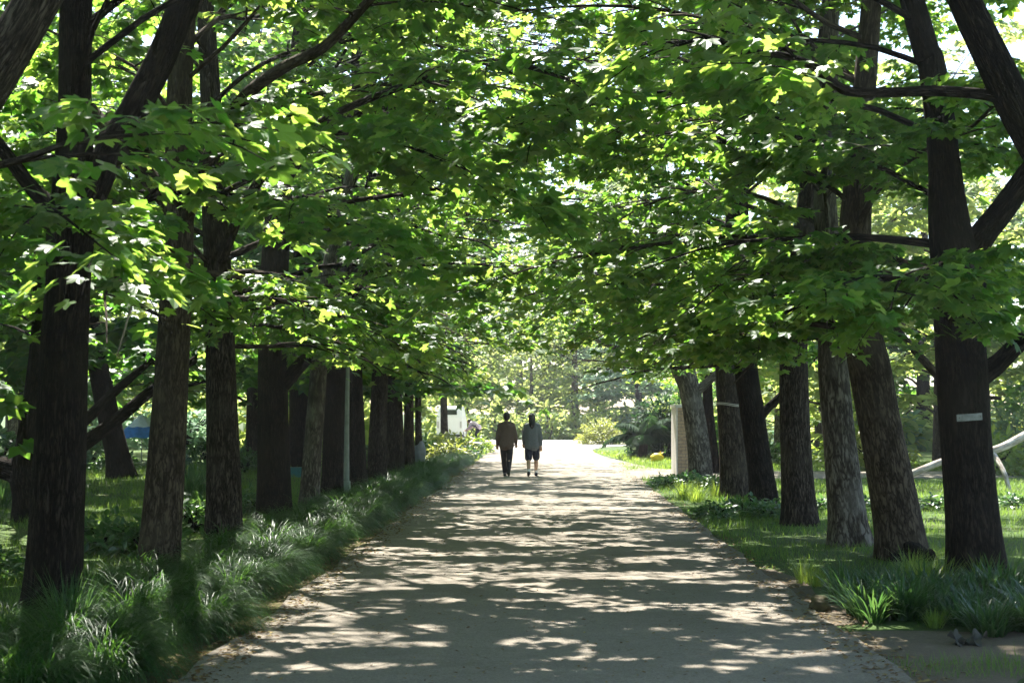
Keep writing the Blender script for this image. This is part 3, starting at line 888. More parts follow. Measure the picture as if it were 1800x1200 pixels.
def tuft_mesh(seed, n=640, L=(.45, .78), el=(.6, 1.4), bend=(1.9, 3.1), w=(.006, .010), rad=.13, mat='tuft', bias=0., seg=5):
    rs = np.random.default_rng(seed)
    mb = MB()
    a = rs.uniform(0, 6.28, n)
    rr = rad * np.sqrt(rs.random(n))
    base = np.stack([rr * np.cos(a), rr * np.sin(a), np.full(n, -.01)], axis=1)
    az = a + rs.normal(0, .5, n)
    az = np.where(rs.random(n) < bias, rs.normal(0, .7, n), az)
    blade_ribbons(mb, base, az, rs.uniform(*el, n), rs.uniform(*bend, n), rs.uniform(*L, n), rs.uniform(*w, n), seg, 0, rs)
    return mb.mesh('grass_clump', [M[mat]])


def place_clumps(meshes, spots, label, cat, group, name, jitter=.25, labels=None):
    for i, (x, y, s, rz) in enumerate(spots):
        o = bpy.data.objects.new(name, meshes[i % len(meshes)])
        COL.objects.link(o)
        o.location = (x, y, 0)
        sz = s * rng.uniform(1 - jitter * .5, 1 + jitter * .5)
        o.scale = (s, s, sz)
        o.rotation_euler = (0, 0, rz)
        tag(o, label, cat, group)


tufts = [tuft_mesh(600 + i, bias=.6, seg=6) for i in range(6)]
spots = []
y = 8.2
while y < 49:
    dy = .46 + .012 * y
    for x, s in ((-2.80, .92), (-3.22, 1.05), (-3.8, .85)):
        xx, yy = x + rng.normal(0, .09), y + rng.normal(0, .12)
        if abs(xx + 4.1) < .35 and min(abs(yy - t) for t in (11.7, 15.1, 18.2, 21.5, 24.6, 26.9, 32, 36, 40, 42.5)) < .4:
            continue
        if (y > 26 and x < -3.6) or (9.6 < yy < 10.15 and xx > -2.95):
            continue
        spots.append((xx, yy, s * rng.uniform(.85, 1.15), rng.normal(0, .5)))
    y += dy
place_clumps(tufts, spots, 'dark arching grass clump in the border along the left edge of the path', 'grass clump', 'border grass clumps left of the path', 'grass_clump')
# upright pale-tipped blades between the first two trunks on the left, and clumps on the lawn
upr = [tuft_mesh(640 + i, 90, (.35, .6), (1.05, 1.5), (.2, .9), (.008, .014), .14, 'strap', 0, 4) for i in range(3)]
place_clumps(upr, [(-3.55, 10.6, 1.0, 0), (-3.15, 10.9, .9, 1), (-3.75, 11.2, 1.0, 2), (-4.5, 10.4, 1, 4)], 'upright bladed clump at the foot of the nearest left trunk', 'grass clump', 'upright clumps by the nearest left trunk', 'grass_clump')
place_clumps(upr, [(-6.6, 27.6, 1.6, 0), (-7.1, 28.3, 1.7, 1), (-6.9, 27.2, 1.5, 2), (-8.6, 25.5, 1.5, 3), (-9.1, 25.2, 1.4, 2.2), (-9.5, 24.8, 1.4, 1.2)], 'tall strap-leaved clump standing on the shaded left lawn', 'grass clump', 'strap-leaved clumps on the left lawn', 'grass_clump')
# strap-leaved bed on the right, in front of the nearest right trunk
strap = [tuft_mesh(660 + i, 120, (.28, .5), (.75, 1.5), (.4, 1.7), (.018, .032), .13, 'strap', 0, 5) for i in range(4)]
spots = []
for i in range(105):
    f = rng.random()
    x = 2.5 + f * 3.5
    y = rng.uniform(10.65 + .1 * f, 13.1) if f > .12 else rng.uniform(11.4, 13.0)
    spots.append((x + .1, y, rng.uniform(.65, .9), rng.uniform(0, 6.28)))
place_clumps(strap, spots, 'dark strap-leaved clump in the bed before the nearest right trunk', 'plant', 'strap-leaved plants in the right bed', 'strap_plant')
pale = [tuft_mesh(680 + i, 110, (.22, .42), (.9, 1.5), (.2, 1.1), (.007, .012), .1, 'bright', 0, 4) for i in range(3)]
place_clumps(pale, [(2.55, 14.0, .85, 0), (2.62, 13.8, .7, 1)], 'bright yellow-green grass tuft at the right edge of the path', 'grass clump', 'bright tufts at the right path edge', 'grass_clump')
place_clumps(pale, [(3.05, 11.15, .55, 2), (3.55, 13.4, 1.0, 0), (3.85, 13.8, 1.0, 1), (4.25, 13.9, .9, 2), (3.75, 14.6, .9, 1)], 'fresh light green tuft rising among the dark plants of the right bed', 'grass clump', 'light tufts in the right bed', 'grass_clump')
place_clumps(pale, [(2.65, 27.2, 1.2, 2), (2.8, 26.6, 1.1, 0), (3.3, 27.5, 1.1, 1)], 'sunlit pale tuft in front of the sixth right trunk', 'grass clump', 'pale tufts before the string-tied trunk', 'grass_clump')


def lawn(name, n, xr, yr, hgt, mat, seed, w0=.0045, skip=None):
    rs = np.random.default_rng(seed)
    y = yr[0] * (yr[1] / yr[0]) ** rs.random(n)
    x = rs.uniform(*xr, n)
    k = np.ones(n, bool) if skip is None else ~skip(x, y)
    x, y = x[k], y[k]
    n = len(x)
    # height and density follow soft patches
    pn = np.sin(x * 1.3 + 2 * np.sin(y * .7)) * np.sin(y * 1.1 + 1.5 * np.sin(x * .9)) + .5 * np.sin(x * 3.7 + y * 2.9)
    k = rs.random(n) < .62 + .3 * pn
    x, y, pn = x[k], y[k], pn[k]
    n = len(x)
    base = np.stack([x, y, np.full(n, -.005)], axis=1)
    sc = np.maximum(1, y / 14)
    mb = MB()
    blade_ribbons(mb, base, rs.uniform(0, 6.28, n), rs.uniform(.7, 1.5, n), rs.uniform(.1, 1.2, n), hgt * rs.uniform(.5, 1.5, n) * (1 + .45 * pn) * np.minimum(1.5, sc ** .4), w0 * rs.uniform(.7, 1.4, n) * sc, 2, 0, rs)
    return tag(mb.obj(name, M[mat]), 'short shaded lawn grass', 'grass', kind='stuff')


lawn('lawn_grass', 170000, (-17, -3.9), (9, 44), .085, 'lawn', 71)
def skip_r(x, y):
    return ((y < 11.3) & (y > 9.6 - .0 * x)) | ((x < 2.95) & (y < 15.2) & (y > 10)) | ((y > 24.9 + .12 * (x - 3.2)) & (y < 25.8 + .13 * (x - 3.2))) | ((y > 34.6) & (y < 40.2))
lawn('lawn_grass', 230000, (2.3, 15), (9, 46), .075, 'lawn', 72, skip=skip_r)
lawn('lawn_grass', 9000, (2.0, 4.4), (40.3, 60), .07, 'bright', 73, .006, skip=lambda x, y: x < 3.1 - (y - 42) * .07)
lawn('lawn_grass', 4000, (-4.5, -2.3), (50, 68), .14, 'bright', 74, .006)
# fallen leaves gathered along the edges
rs = np.random.default_rng(75)
n = 9000
yy = 8 * (46 / 8) ** rs.random(n)
sd = rs.random(n)
xx = np.where(sd < .5, -2.26 + rs.normal(0, .17, n), np.where(sd < .82, 2.24 + rs.normal(0, .16, n), rs.uniform(-2.2, 2.2, n)))
k = (np.abs(xx) < 2.2) | (rs.random(n) < .9)
pos = np.stack([xx, yy, np.where(np.abs(xx) < 2.27, .030, .014) + rs.uniform(0, .006, n)], axis=1)
a = rs.uniform(0, 6.28, n)
mb = MB()
sz = np.where(np.abs(xx) < 2.0, rs.uniform(.015, .04, n), rs.uniform(.02, .06, n))
mb.leaves(pos, np.stack([np.cos(a), np.sin(a), rs.normal(0, .15, n)], axis=1), np.stack([rs.normal(0, .3, n), rs.normal(0, .3, n), np.ones(n)], axis=1), sz, OVAL, 0, rs)
tag(mb.obj('fallen_leaves', M['litter']), 'dry brown leaves scattered along the path edges', 'fallen leaves', kind='stuff')


# ------------------------------------------------------------------ shrubs and low plants
def shrub_mesh(seed, rx, ry, rz, n, size, mat, z0=.05, elong=1.0, tm='oval', shell=.55):
    rs = np.random.default_rng(seed)
    mb = MB()
    for j in range(9):
        a = rs.uniform(0, 6.28)
        t = rs.uniform(.4, .8)
        mb.tube([(0, 0, 0), (rx * t * .45 * math.cos(a), ry * t * .45 * math.sin(a), rz * .45), (rx * t * math.cos(a), ry * t * math.sin(a), rz * .8)], [.02, .013, .005], 5, 0, cap=False)
    d = rs.normal(0, 1, (n, 3))
    d /= np.linalg.norm(d, axis=1)[:, None]
    d[:, 2] = np.abs(d[:, 2]) * 1.0 - .05
    rad = (shell + (1 - shell) * rs.random(n)) * (1 + .16 * np.sin(d[:, 0] * 5 + seed) * np.sin(d[:, 1] * 4.3 + 2) + .10 * np.sin(d[:, 2] * 9 + d[:, 0] * 7))
    pos = d * rad[:, None] * np.array([rx, ry, rz])
    pos[:, 2] += z0
    dr = d * np.array([1, 1, .5]) + rs.normal(0, .55, (n, 3)) + np.array([0, 0, -.25])
    up = d * .6 + rs.normal(0, .4, (n, 3)) + np.array([0, 0, .8])
    mb.leaves(pos, dr, up, size * rs.uniform(.6, 1.3, n), TEMPL[tm], 1, rs)
    return mb.mesh('shrub', [M['bark'], M[mat]])


def put_mesh(name, me, loc, label, cat, group=None, s=(1, 1, 1), rz=0):
    o = bpy.data.objects.new(name, me)
    COL.objects.link(o)
    o.location = loc
    o.scale = s
    o.rotation_euler = (0, 0, rz)
    return tag(o, label, cat, group)


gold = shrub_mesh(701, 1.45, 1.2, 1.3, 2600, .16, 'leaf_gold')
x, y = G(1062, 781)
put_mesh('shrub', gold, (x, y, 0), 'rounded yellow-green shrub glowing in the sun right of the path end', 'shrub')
low = [shrub_mesh(710 + i, .55, .5, .42, 420, .14, 'broad') for i in range(3)]
brt = [shrub_mesh(720 + i, .8, .7, .6, 620, .15, 'bright' if i else 'leaf_gold') for i in range(2)]
for i, (x, y, s) in enumerate([(-3.0, 50.5, 1.3), (-3.6, 53, 1.5), (-3.1, 55.5, 1.4), (-4.2, 51, 1.4), (-2.9, 58, 1.2), (-4.0, 57, 1.6), (-3.4, 48.6, 1.1), (-4.8, 54, 1.7)]):
    put_mesh('leafy_shrub', (low + brt)[(i * 2 + 1) % 5], (x, y, 0), 'leafy shrub bunched beside the path past the last left trunk', 'shrub', 'shrubs past the left tree row', (s, s, s * .9), i)
for i, (x, y, s) in enumerate([(-4.75, 16.9, 1.0), (-5.4, 17.3, .9), (-4.9, 19.9, 1.1), (-6.0, 18.2, .8), (-4.7, 23.3, .9), (-5.6, 14.2, .8)]):
    put_mesh('broadleaf_plant', low[i % 3], (x, y, 0), 'dark broad-leaved plant in shade behind the left border grass', 'plant', 'broad-leaved plants behind the left border', (s, s, s), i * 1.3)
for i, (x, y, s) in enumerate([(2.75, 22.8, .75), (3.2, 23.2, .8), (3.65, 23.0, .7), (2.7, 21.9, .5), (3.5, 22.4, .7)]):
    put_mesh('broadleaf_plant', low[i % 3], (x, y, 0), 'low dark ground plant at the feet of the fourth and fifth right trunks', 'plant', 'low plants by the fourth and fifth right trunks', (s, s, s * .8), i * 1.3)
for i, (x, y, s) in enumerate([(2.7, 31.5, .8), (3.2, 32.2, .9), (3.7, 31.6, .8), (2.75, 33.2, .7), (3.4, 33.4, .8), (4.3, 32.5, .8)]):
    put_mesh('broadleaf_plant', low[i % 3], (x, y, 0), 'low leafy plant in front of the brick pillar', 'plant', 'low plants before the brick pillar', (s, s, s * .7), i * 1.3)
for i in range(16):
    x = 4.6 + i * .72
    put_mesh('broadleaf_plant', low[i % 3], (x, 24.35 + (x - 4.6) * .12 + rng.normal(0, .1), 0), 'low dark plant edging the pale side path on the right', 'plant', 'plants edging the side path', (.8, .7, .55), i * 1.3)
for i, (x, y, s) in enumerate([(-10.6, 44.5, 1.6), (-9.2, 42.5, 1.2), (-13.5, 42, 1.9), (-16.5, 43, 2.2), (-6.8, 45, 1.2), (-12, 39.5, 1.3), (-8.3, 39.2, 1.0), (-19, 40, 2.2), (-5.7, 48, 1.3), (-15, 33, 1.5), (-13.2, 31, 1.2)]):
    put_mesh('leafy_shrub', (low + brt)[i % 5] if i in (0, 1, 4) else low[i % 3], (x, y, 0), 'shrub along the far side of the left lawn', 'shrub', 'shrubs at the back of the left lawn', (s, s, s * 1.2), i)
for i, (x, y, s) in enumerate([(9.5, 41.5, 1.5), (12, 38, 1.6), (7.2, 46, 1.4), (14.6, 42, 2.0), (6.0, 43.5, 1.0), (17, 47, 2.4), (10.5, 48, 1.8)]):
    put_mesh('leafy_shrub', (brt + low)[i % 5], (x, y, 0), 'shrub along the far side of the right lawn', 'shrub', 'shrubs at the back of the right lawn', (s, s, s * 1.2), i)
bl = shrub_mesh(730, 1.7, 1.5, 2.6, 1900, .2, 'leaf_blue')
x = (1790 - CX) * 43 / FPX
put_mesh('shrub', bl, (x, 43, 0), 'tall blue-green shrub at the far right beyond the sunny lawn', 'shrub')
hedge_spots = [(-6 + i * 1.55 + rng.normal(0, .15), 84 + rng.normal(0, .6), rng.uniform(2.0, 2.9)) for i in range(13)]
hb = [shrub_mesh(735 + i, .62, .55, .75, 420, .16, 'leaf_blue' if i == 2 else 'leaf_far_lit') for i in range(3)]
for i, (x, y, s) in enumerate(hedge_spots):
    put_mesh('shrub', hb[0 if i < 6 else i % 3], (x, y, 0), 'dense shrub in the dark screen across the far end of the path', 'shrub', 'shrubs closing the far end', (s, s, s), i * 2.1)

for i in range(46):
    lft = i < 26
    x = rng.uniform(-44, -6.5) if lft else rng.uniform(8, 42)
    y = rng.uniform(60, 78) if abs(x) < 24 else rng.uniform(40, 70)
    s = rng.uniform(2.2, 3.6)
    put_mesh('shrub', hb[i % 3], (x, y, 0), 'dense shrub in the thicket far behind the %s lawn' % ('left' if lft else 'right'), 'shrub', 'thicket shrubs far %s' % ('left' if lft else 'right'), (s * 1.3, s * 1.3, s * 1.15), i * 2.1)

# dark palm-like plant between the yellow-green shrub and the pillar
x, y = G(1130, 806)
palm = thing('fan_palm', 'dark drooping fan palm between the bright shrub and the brick pillar', 'palm', (x, y, 0))
mb = MB()
mb.tube([(0, 0, -.05), (.0, 0, .25), (.04, 0, .5), (.12, 0, .75)], [.20, .17, .15, .10], 14, 0, lobes=.08, seed=3)
mb.obj('trunk', M['bark_mid'], palm)
rs = np.random.default_rng(741)
for j in range(16):
    mb = MB()
    az = j * 2.399
    e0 = rs.uniform(.2, 1.3)
    L = rs.uniform(1.3, 1.9)
    t = np.linspace(0, 1, 9)
    e = e0 - 1.5 * t ** 1.2
    st = np.stack([np.cos(e) * math.cos(az), np.cos(e) * math.sin(az), np.sin(e)], axis=1) * L / 8
    pts = np.array([.12, 0, .72]) + np.concatenate([[np.zeros(3)], np.cumsum(st[:-1], axis=0)])
    mb.tube(pts, np.linspace(.018, .004, 9), 5, 0, cap=False)
    k = 46
    tt = np.repeat(np.linspace(.2, 1, k), 2)
    i = np.minimum((tt * 8).astype(int), 7)
    u = (tt * 8 - i)[:, None]
    q = pts[i] * (1 - u) + pts[i + 1] * u
    sgn = np.tile([-1, 1], k)
    a2 = az + sgn * 1.0
    d = np.stack([np.cos(a2), np.sin(a2), np.full(2 * k, -.55) + rs.normal(0, .15, 2 * k)], axis=1)
    tv = OVAL[0] * np.array([.35, 1, 1], np.float32)
    mb.leaves(q, d, np.tile([0, 0, 1.], (2 * k, 1)), .42 * np.sin(np.pi * np.clip(tt * .8 + .15, 0, 1)) + .1, (tv, OVAL[1]), 1, rs)
    mb.obj('frond', [M['bark'], M['frond']], palm)
dk = shrub_mesh(745, 1.4, 1.2, 2.3, 4200, .2, 'frond')
put_mesh('shrub', dk, (x + .9, y + 1.6, 0), 'tall dark shrub behind the fan palm, left of the brick pillar', 'shrub')
dk2 = shrub_mesh(746, 1.6, 1.2, 3.2, 3600, .2, 'leaf_dark')
put_mesh('shrub', dk2, (x + 2.4, y + 3.4, 0), 'tall green shrub just behind the brick pillar', 'shrub')

# ------------------------------------------------------------------ objects
# brick pillar with a paler left face and pale stone cap
def brick_mat():
    m, nt, out = nodes('tan_brick')
    L = nt.links.new
    tc = N(nt, 'ShaderNodeTexCoord')
    mp = N(nt, 'ShaderNodeMapping')
    mp.inputs['Rotation'].default_value = (R(90), 0, 0)
    L(tc.outputs['Object'], mp.inputs[0])
    br = N(nt, 'ShaderNodeTexBrick')
    br.inputs['Scale'].default_value = 1
    br.inputs['Brick Width'].default_value = .24
    br.inputs['Row Height'].default_value = .085
    br.inputs['Mortar Size'].default_value = .007
    br.inputs['Color1'].default_value = (.38, .27, .165, 1)
    br.inputs['Color2'].default_value = (.32, .225, .135, 1)
    br.inputs['Mortar'].default_value = (.18, .15, .12, 1)
    L(mp.outputs[0], br.inputs['Vector'])
    no = N(nt, 'ShaderNodeTexNoise')
    no.inputs['Scale'].default_value = 14
    no.inputs['Detail'].default_value = 6
    L(tc.outputs['Object'], no.inputs['Vector'])
    g = ramp(nt, no.outputs['Fac'], [(.3, (.75, .75, .75)), (.7, (1.2, 1.2, 1.2))])
    mx = N(nt, 'ShaderNodeMix', data_type='RGBA', blend_type='MULTIPLY')
    mx.inputs['Factor'].default_value = 1
    L(br.outputs['Color'], mx.inputs['A'])
    L(g, mx.inputs['B'])
    p = N(nt, 'ShaderNodeBsdfPrincipled')
    p.inputs['Roughness'].default_value = .9
    L(mx.outputs['Result'], p.inputs['Base Color'])
    bp = N(nt, 'ShaderNodeBump')
    bp.inputs['Strength'].default_value = .5
    bp.inputs['Distance'].default_value = .01
    bp.invert = True
    L(br.outputs['Fac'], bp.inputs['Height'])
    L(bp.outputs[0], p.inputs['Normal'])
    L(p.outputs[0], out.inputs[0])
    return m


M['brick'] = brick_mat()
M['stone'] = plain('pale_masonry', (.48, .46, .42), .85, .18, 18, bump=.4)
x, y = G(1189, 838)
pil = thing('brick_pillar', 'tan brick pillar with a paler left face and pale stone cap at the turning on the right', 'pillar', (x, y, 0))
mb = MB(); mb.box((.035, 0, -.03), (.52, 1.5, 1.78)); mb.obj('brickwork', M['brick'], pil)
mb = MB(); mb.box((0, -.012, -.03), (.033, 1.5, 1.78)); mb.obj('left_face', M['stone'], pil)
mb = MB(); mb.box((-.03, -.035, 1.783), (.55, 1.53, 1.86)); mb.obj('cap', M['stone'], pil)

# grey metal pole between the left trunks
M['pole'] = plain('grey_painted_metal', (.20, .225, .20), .55, .2, 9, bump=.1)
x, y = G(608.5, 872)
po = thing('metal_pole', 'slim grey-green metal pole standing between two dark left trunks', 'pole', (x, y, 0))
mb = MB(); mb.tube([(0, 0, -.05), (0, 0, 1.2), (.01, 0, 2.4), (.01, 0, 3.7)], [.065, .062, .058, .055], 16, 0); mb.obj('shaft', M['pole'], po)
mb = MB(); mb.tube([(0, 0, -.02), (0, 0, .06), (0, 0, .065), (0, 0, .3), (0, 0, .31)], [.11, .11, .085, .085, .066], 16, 0); mb.obj('base_sleeve', M['pole'], po)
mb = MB(); mb.tube([(.01, 0, 3.7), (.01, 0, 3.74), (.01, 0, 3.78)], [.07, .07, .03], 16, 0); mb.obj('top_cap', M['pole'], po)

# plate on the nearest right trunk
M['plate'] = plain('weathered_plate', (.23, .235, .21), .5, .28, 22)
M['nail'] = plain('rusty_nail', (.1, .06, .04), .6, .2, 60)
pp = P(1705, 733, 14.26)
pl = thing('tree_plate', 'small blank pale plate nailed slightly askew across the nearest right trunk', 'plate', (P(1705, 733, 13.90)[0], 13.90, P(1705, 733, 13.90)[2]))
mb = MB()
m_ = 10
xs = np.linspace(-.125, .125, m_)
bow = .9 * xs ** 2
fr = [(x_, b_, z_) for z_ in (-.034, .034) for x_, b_ in zip(xs, bow)]
bk = [(x_, b_ + .006, z_) for z_ in (-.034, .034) for x_, b_ in zip(xs, bow)]
ff = [(i, i + 1, m_ + i + 1, m_ + i) for i in range(m_ - 1)]
fb = [(2 * m_ + m_ + i, 2 * m_ + m_ + i + 1, 2 * m_ + i + 1, 2 * m_ + i) for i in range(m_ - 1)]
ft = [(m_ + i, m_ + i + 1, 3 * m_ + i + 1, 3 * m_ + i) for i in range(m_ - 1)]
fd = [(2 * m_ + i, 2 * m_ + i + 1, i + 1, i) for i in range(m_ - 1)]
fe = [(0, m_, 3 * m_, 2 * m_), (m_ - 1, 3 * m_ - 1, 4 * m_ - 1, 2 * m_ - 1)]
mb.add(fr + bk, ff + fb + ft + fd + fe, 0, smooth=False)
mb.obj('plate_sheet', M['plate'], pl)
for sx in (-.105, .105):
    mb = MB()
    mb.tube([(sx, .02, 0), (sx, .004, 0), (sx, .003, 0), (sx, -.002, 0)], [.003, .003, .006, .006], 8)
    mb.obj('nail', M['nail'], pl)
pl.rotation_euler = (0, R(-4), 0)

# pale string round the sixth right trunk
M['string'] = plain('pale_string', (.5, .47, .42), .9, .2, 80)
pc = P(1280, 712, G(1292, 878)[1])
mb = MB()
a = np.linspace(0, 2 * math.pi, 30)
for dz in (0, .028):
    mb.tube([(.232 * math.cos(t), .232 * math.sin(t), dz + .02 * math.sin(t * 2)) for t in a], [.008] * 30, 6, 0, cap=False)
o = mb.obj('string', M['string'], loc=tuple(pc))
tag(o, 'pale string wound round the sixth right trunk', 'string')

# burl root at the foot of the second right trunk
r2 = [o for o in COL.objects if str(o.get('label', '')).startswith('thick brown trunk leaning left with a gnarled burl')][0]
mb = MB()
mb.ball((.05, -.25, .06), (.22, .14, .15), 26, 16, 0, .2, 5)
mb.ball((-.08, -.27, .03), (.12, .10, .09), 20, 12, 0, .2, 6)
mb.ball((.22, -.18, .03), (.12, .12, .10), 20, 12, 0, .2, 7)
mb.obj('burl', M['bark'], r2)
# sunlit fallen trunk propped up at the right
M['fallen'] = M['bark_pale']
yd = 30.0
lg = thing('fallen_trunk', 'pale sunlit fallen trunk slanting up behind the right row', 'log', tuple(P(1590, 838, yd)))
o0 = P(1590, 838, yd)
lp, lr = smooth_line([P(1560, 846, yd) - o0, P(1610, 829, yd) - o0, P(1680, 803, yd + .3) - o0, P(1750, 790, yd + .5) - o0, P(1800, 766, yd + .8) - o0, P(1900, 715, yd + 1.2) - o0], [.075, .075, .07, .08, .09, .10], 26)
mb = MB(); mb.tube(lp, lr, 14, 0, lobes=.1, seed=9); mb.obj('stem', M['fallen'], lg)
lp, lr = smooth_line([P(1745, 795, yd + .5) - o0, P(1765, 830, yd) - o0, P(1775, 864, yd - .2) - o0], [.06, .05, .045], 10)
mb = MB(); mb.tube(lp, lr, 10, 0, seed=5); mb.obj('prop_branch', M['fallen'], lg)

# olive boulder and dry curled leaves at the right path edge
M['olive'] = plain('mossy_stone', (.055, .045, .016), .9, .5, 14, bump=.8)
x, y = G(1441, 1074)
mb = MB(); mb.ball((0, 0, .05), (.085, .07, .085), 26, 16, 0, .16, 4)
tag(mb.obj('stone', M['olive'], loc=(x, y, 0)), 'mossy olive stone at the path edge beside the strap-leaved bed', 'stone')
M['grey_rock'] = plain('grey_boulder', (.22, .22, .26), .85, .15, 6, bump=.3)
x, y = G(737, 812)
mb = MB(); mb.ball((0, 0, .28), (.20, .22, .46), 24, 16, 0, .05, 8)
tag(mb.obj('boulder', M['grey_rock'], loc=(x + .02, y, 0)), 'upright round-topped grey boulder at the end of the left tree row', 'boulder')
x, y = G(1698, 1134)
dl = thing('dry_leaf', 'large curled dry grey leaf lying before the strap-leaved bed', 'leaf', (x, y, 0))
rs = np.random.default_rng(3)
for j, (dx, az, el, sz) in enumerate([(-.04, 2.6, .75, .13), (.0, 1.3, .25, .14), (.06, .5, .6, .14), (.02, 3.1, .15, .12), (.03, -.9, .15, .10), (-.03, 4.3, .2, .09)]):
    mb = MB()
    uu, vv = np.meshgrid(np.linspace(-1, 1, 7), np.linspace(0, 1, 9), indexing='ij')
    wd = .45 * np.sin(np.pi * np.clip(vv * .9 + .08, 0, 1))
    gx = uu * wd * sz
    gy = vv * sz * math.cos(el)
    gz = vv * sz * math.sin(el) + .35 * sz * (uu * wd) ** 2 * 6 + .012 * np.sin(vv * 9 + uu * 4) - .25 * sz * vv ** 3
    ca, sa = math.cos(az - 1.57), math.sin(az - 1.57)
    V = np.stack([gx * ca - gy * sa + dx, gx * sa + gy * ca, gz + .012], axis=2).reshape(-1, 3)
    F = [(i * 9 + k, i * 9 + k + 1, (i + 1) * 9 + k + 1, (i + 1) * 9 + k) for i in range(6) for k in range(8)]
    mb.add(V, F, 0)
    mb.obj('lobe', M['dryleaf'], dl)

# yellow bag under the palm
M['yellow'] = plain('yellow_plastic', (.72, .50, .02), .4, .12, 10)
x, y = G(1155, 814)
bg = thing('yellow_bag', 'bright yellow plastic bag with knotted ends left of the brick pillar', 'bag', (x, y, 0))
mb = MB()
mb.ball((0, 0, .19), (.215, .15, .145), 22, 14, 0, .06, 11)
mb.ball((-.06, .02, .11), (.15, .13, .11), 18, 12, 0, .05, 12)
mb.obj('pouch', M['yellow'], bg)
for dx, h, t in ((.10, .40, .09), (.19, .36, .16), (.05, .34, .02)):
    mb = MB()
    mb.tube([(.09, 0, .27), (.5 * (.09 + dx) + .01, 0, .5 * (.27 + h)), (dx + t * .2, .01, h)], [.04, .03, .006], 8, 0)
    mb.obj('knot_end', M['yellow'], bg)

# blue and white umbrella over the left lawn
M['blue'] = plain('blue_cloth', (.07, .22, .60), .7, .25, 8)
M['whitecloth'] = plain('white_cloth', (.78, .83, .88), .7, .1, 8)
yd = 46.0
x = (249 - CX) * yd / FPX
um = thing('umbrella', 'blue umbrella with a white top standing low on the left lawn', 'umbrella', (x, yd, 0))
mb = MB(); mb.tube([(0, 0, -.02), (0, 0, .8), (0, 0, 1.62)], [.016, .014, .012], 8, 0); mb.obj('shaft', M['pole'], um)
for nm, mat, r0, r1, zt, zb in (('top_panel', 'whitecloth', .0, .46, 1.60, 1.20), ('canopy', 'blue', .46, .72, 1.20, .88)):
    mb = MB()
    sg, rg = 32, 6
    a = np.linspace(0, 2 * math.pi, sg, endpoint=False)
    V = []
    for i in range(rg + 1):
        t = i / rg
        r_ = r0 + (r1 - r0) * t
        z_ = zt + (zb - zt) * (t ** 1.15)
        V += [(r_ * (1 + .02 * math.cos(8 * q)) * math.cos(q), r_ * (1 + .02 * math.cos(8 * q)) * math.sin(q), z_ - .035 * r_ * (1 - math.cos(8 * q))) for q in a]
    k = len(V)
    V += [(vx * .985, vy * .985, vz - .006) for vx, vy, vz in V]
    F = []
    for lay in (0, k):
        for i in range(rg):
            for j in range(sg):
                q = (lay + i * sg + j, lay + i * sg + (j + 1) % sg, lay + (i + 1) * sg + (j + 1) % sg, lay + (i + 1) * sg + j)
                F.append(q if lay == 0 else q[::-1])
    mb.add(V, F, 0)
    mb.obj(nm, M[mat], um)

# teal crate on the left lawn
M['teal'] = plain('teal_plastic', (.03, .17, .18), .45, .12, 12)
x, y = G(521, 838)
cr = thing('crate', 'teal plastic crate on the left lawn between two trunks of the row', 'crate', (x, y, 0))
mb = MB()
w_, d_, h_ = .17, .13, .22
mb.box((-w_, -d_, .0), (w_, d_, .012)); mb.box((-w_, -d_, .013), (w_, -d_ + .012, h_)); mb.box((-w_, d_ - .012, .013), (w_, d_, h_))
mb.box((-w_, -d_ + .0125, .013), (-w_ + .012, d_ - .0125, h_)); mb.box((w_ - .012, -d_ + .0125, .013), (w_, d_ - .0125, h_))
mb.obj('bin', M['teal'], cr)
mb = MB(); mb.box((-w_ - .012, -d_ - .012, h_ + .002), (w_ + .012, d_ + .012, h_ + .03)); mb.obj('lid', M['teal'], cr)

# white van at the far left
M['van'] = plain('white_paint', (.86, .86, .86), .3, .03, 3)
M['glass'] = plain('dark_glass', (.02, .025, .03), .08, .1, 4, .6)
M['tyre'] = plain('black_rubber', (.02, .02, .02), .8, .2, 20)
M['red'] = plain('pale_lamp', (.5, .48, .48), .3, .1, 10)
yd = 75.0
x = (790 - CX) * yd / FPX
van = thing('white_van', 'white van parked beyond the reddish trunk at the far left', 'van', (x, yd, 0))
prof = [(0, .30), (0, 1.35), (.12, 1.86), (.5, 1.95), (3.2, 1.95), (3.7, 1.35), (4.4, 1.05), (4.5, .3)]
mb = MB()
hw = .68
n_ = len(prof)
V = [(s_ * (hw - (.10 if z_ > 1.5 else 0)), y_, z_) for s_ in (-1, 1) for y_, z_ in prof]
F4 = [(i, (i + 1) % n_, n_ + (i + 1) % n_, n_ + i) for i in range(n_)]
mb.add(V, F4, 0, smooth=False)
mb.f.append((np.array([list(range(n_))[::-1], list(range(n_, 2 * n_))], np.int32), 0, False))
mb.obj('body', M['van'], van)
mb = MB(); mb.add([(-.40, .018, 1.50), (.40, .018, 1.50), (.38, .085, 1.76), (-.38, .085, 1.76)], [(0, 1, 2, 3)], 0, smooth=False); mb.obj('rear_window', M['glass'], van)
mb = MB(); mb.box((-.7, -.09, .30), (.7, -.004, .46)); mb.obj('bumper', M['tyre'], van)
for sx in (-.6, .6):
    mb = MB(); mb.box((sx - .05, -.03, .8), (sx + .05, -.004, 1.15)); mb.obj('tail_light', M['red'], van)
    for wy in (.8, 3.7):
        mb = MB(); mb.tube([(sx - .1, wy, .31), (sx - .09, wy, .31), (sx + .09, wy, .31), (sx + .1, wy, .31)], [.26, .31, .31, .26], 24); mb.obj('wheel', M['tyre'], van)


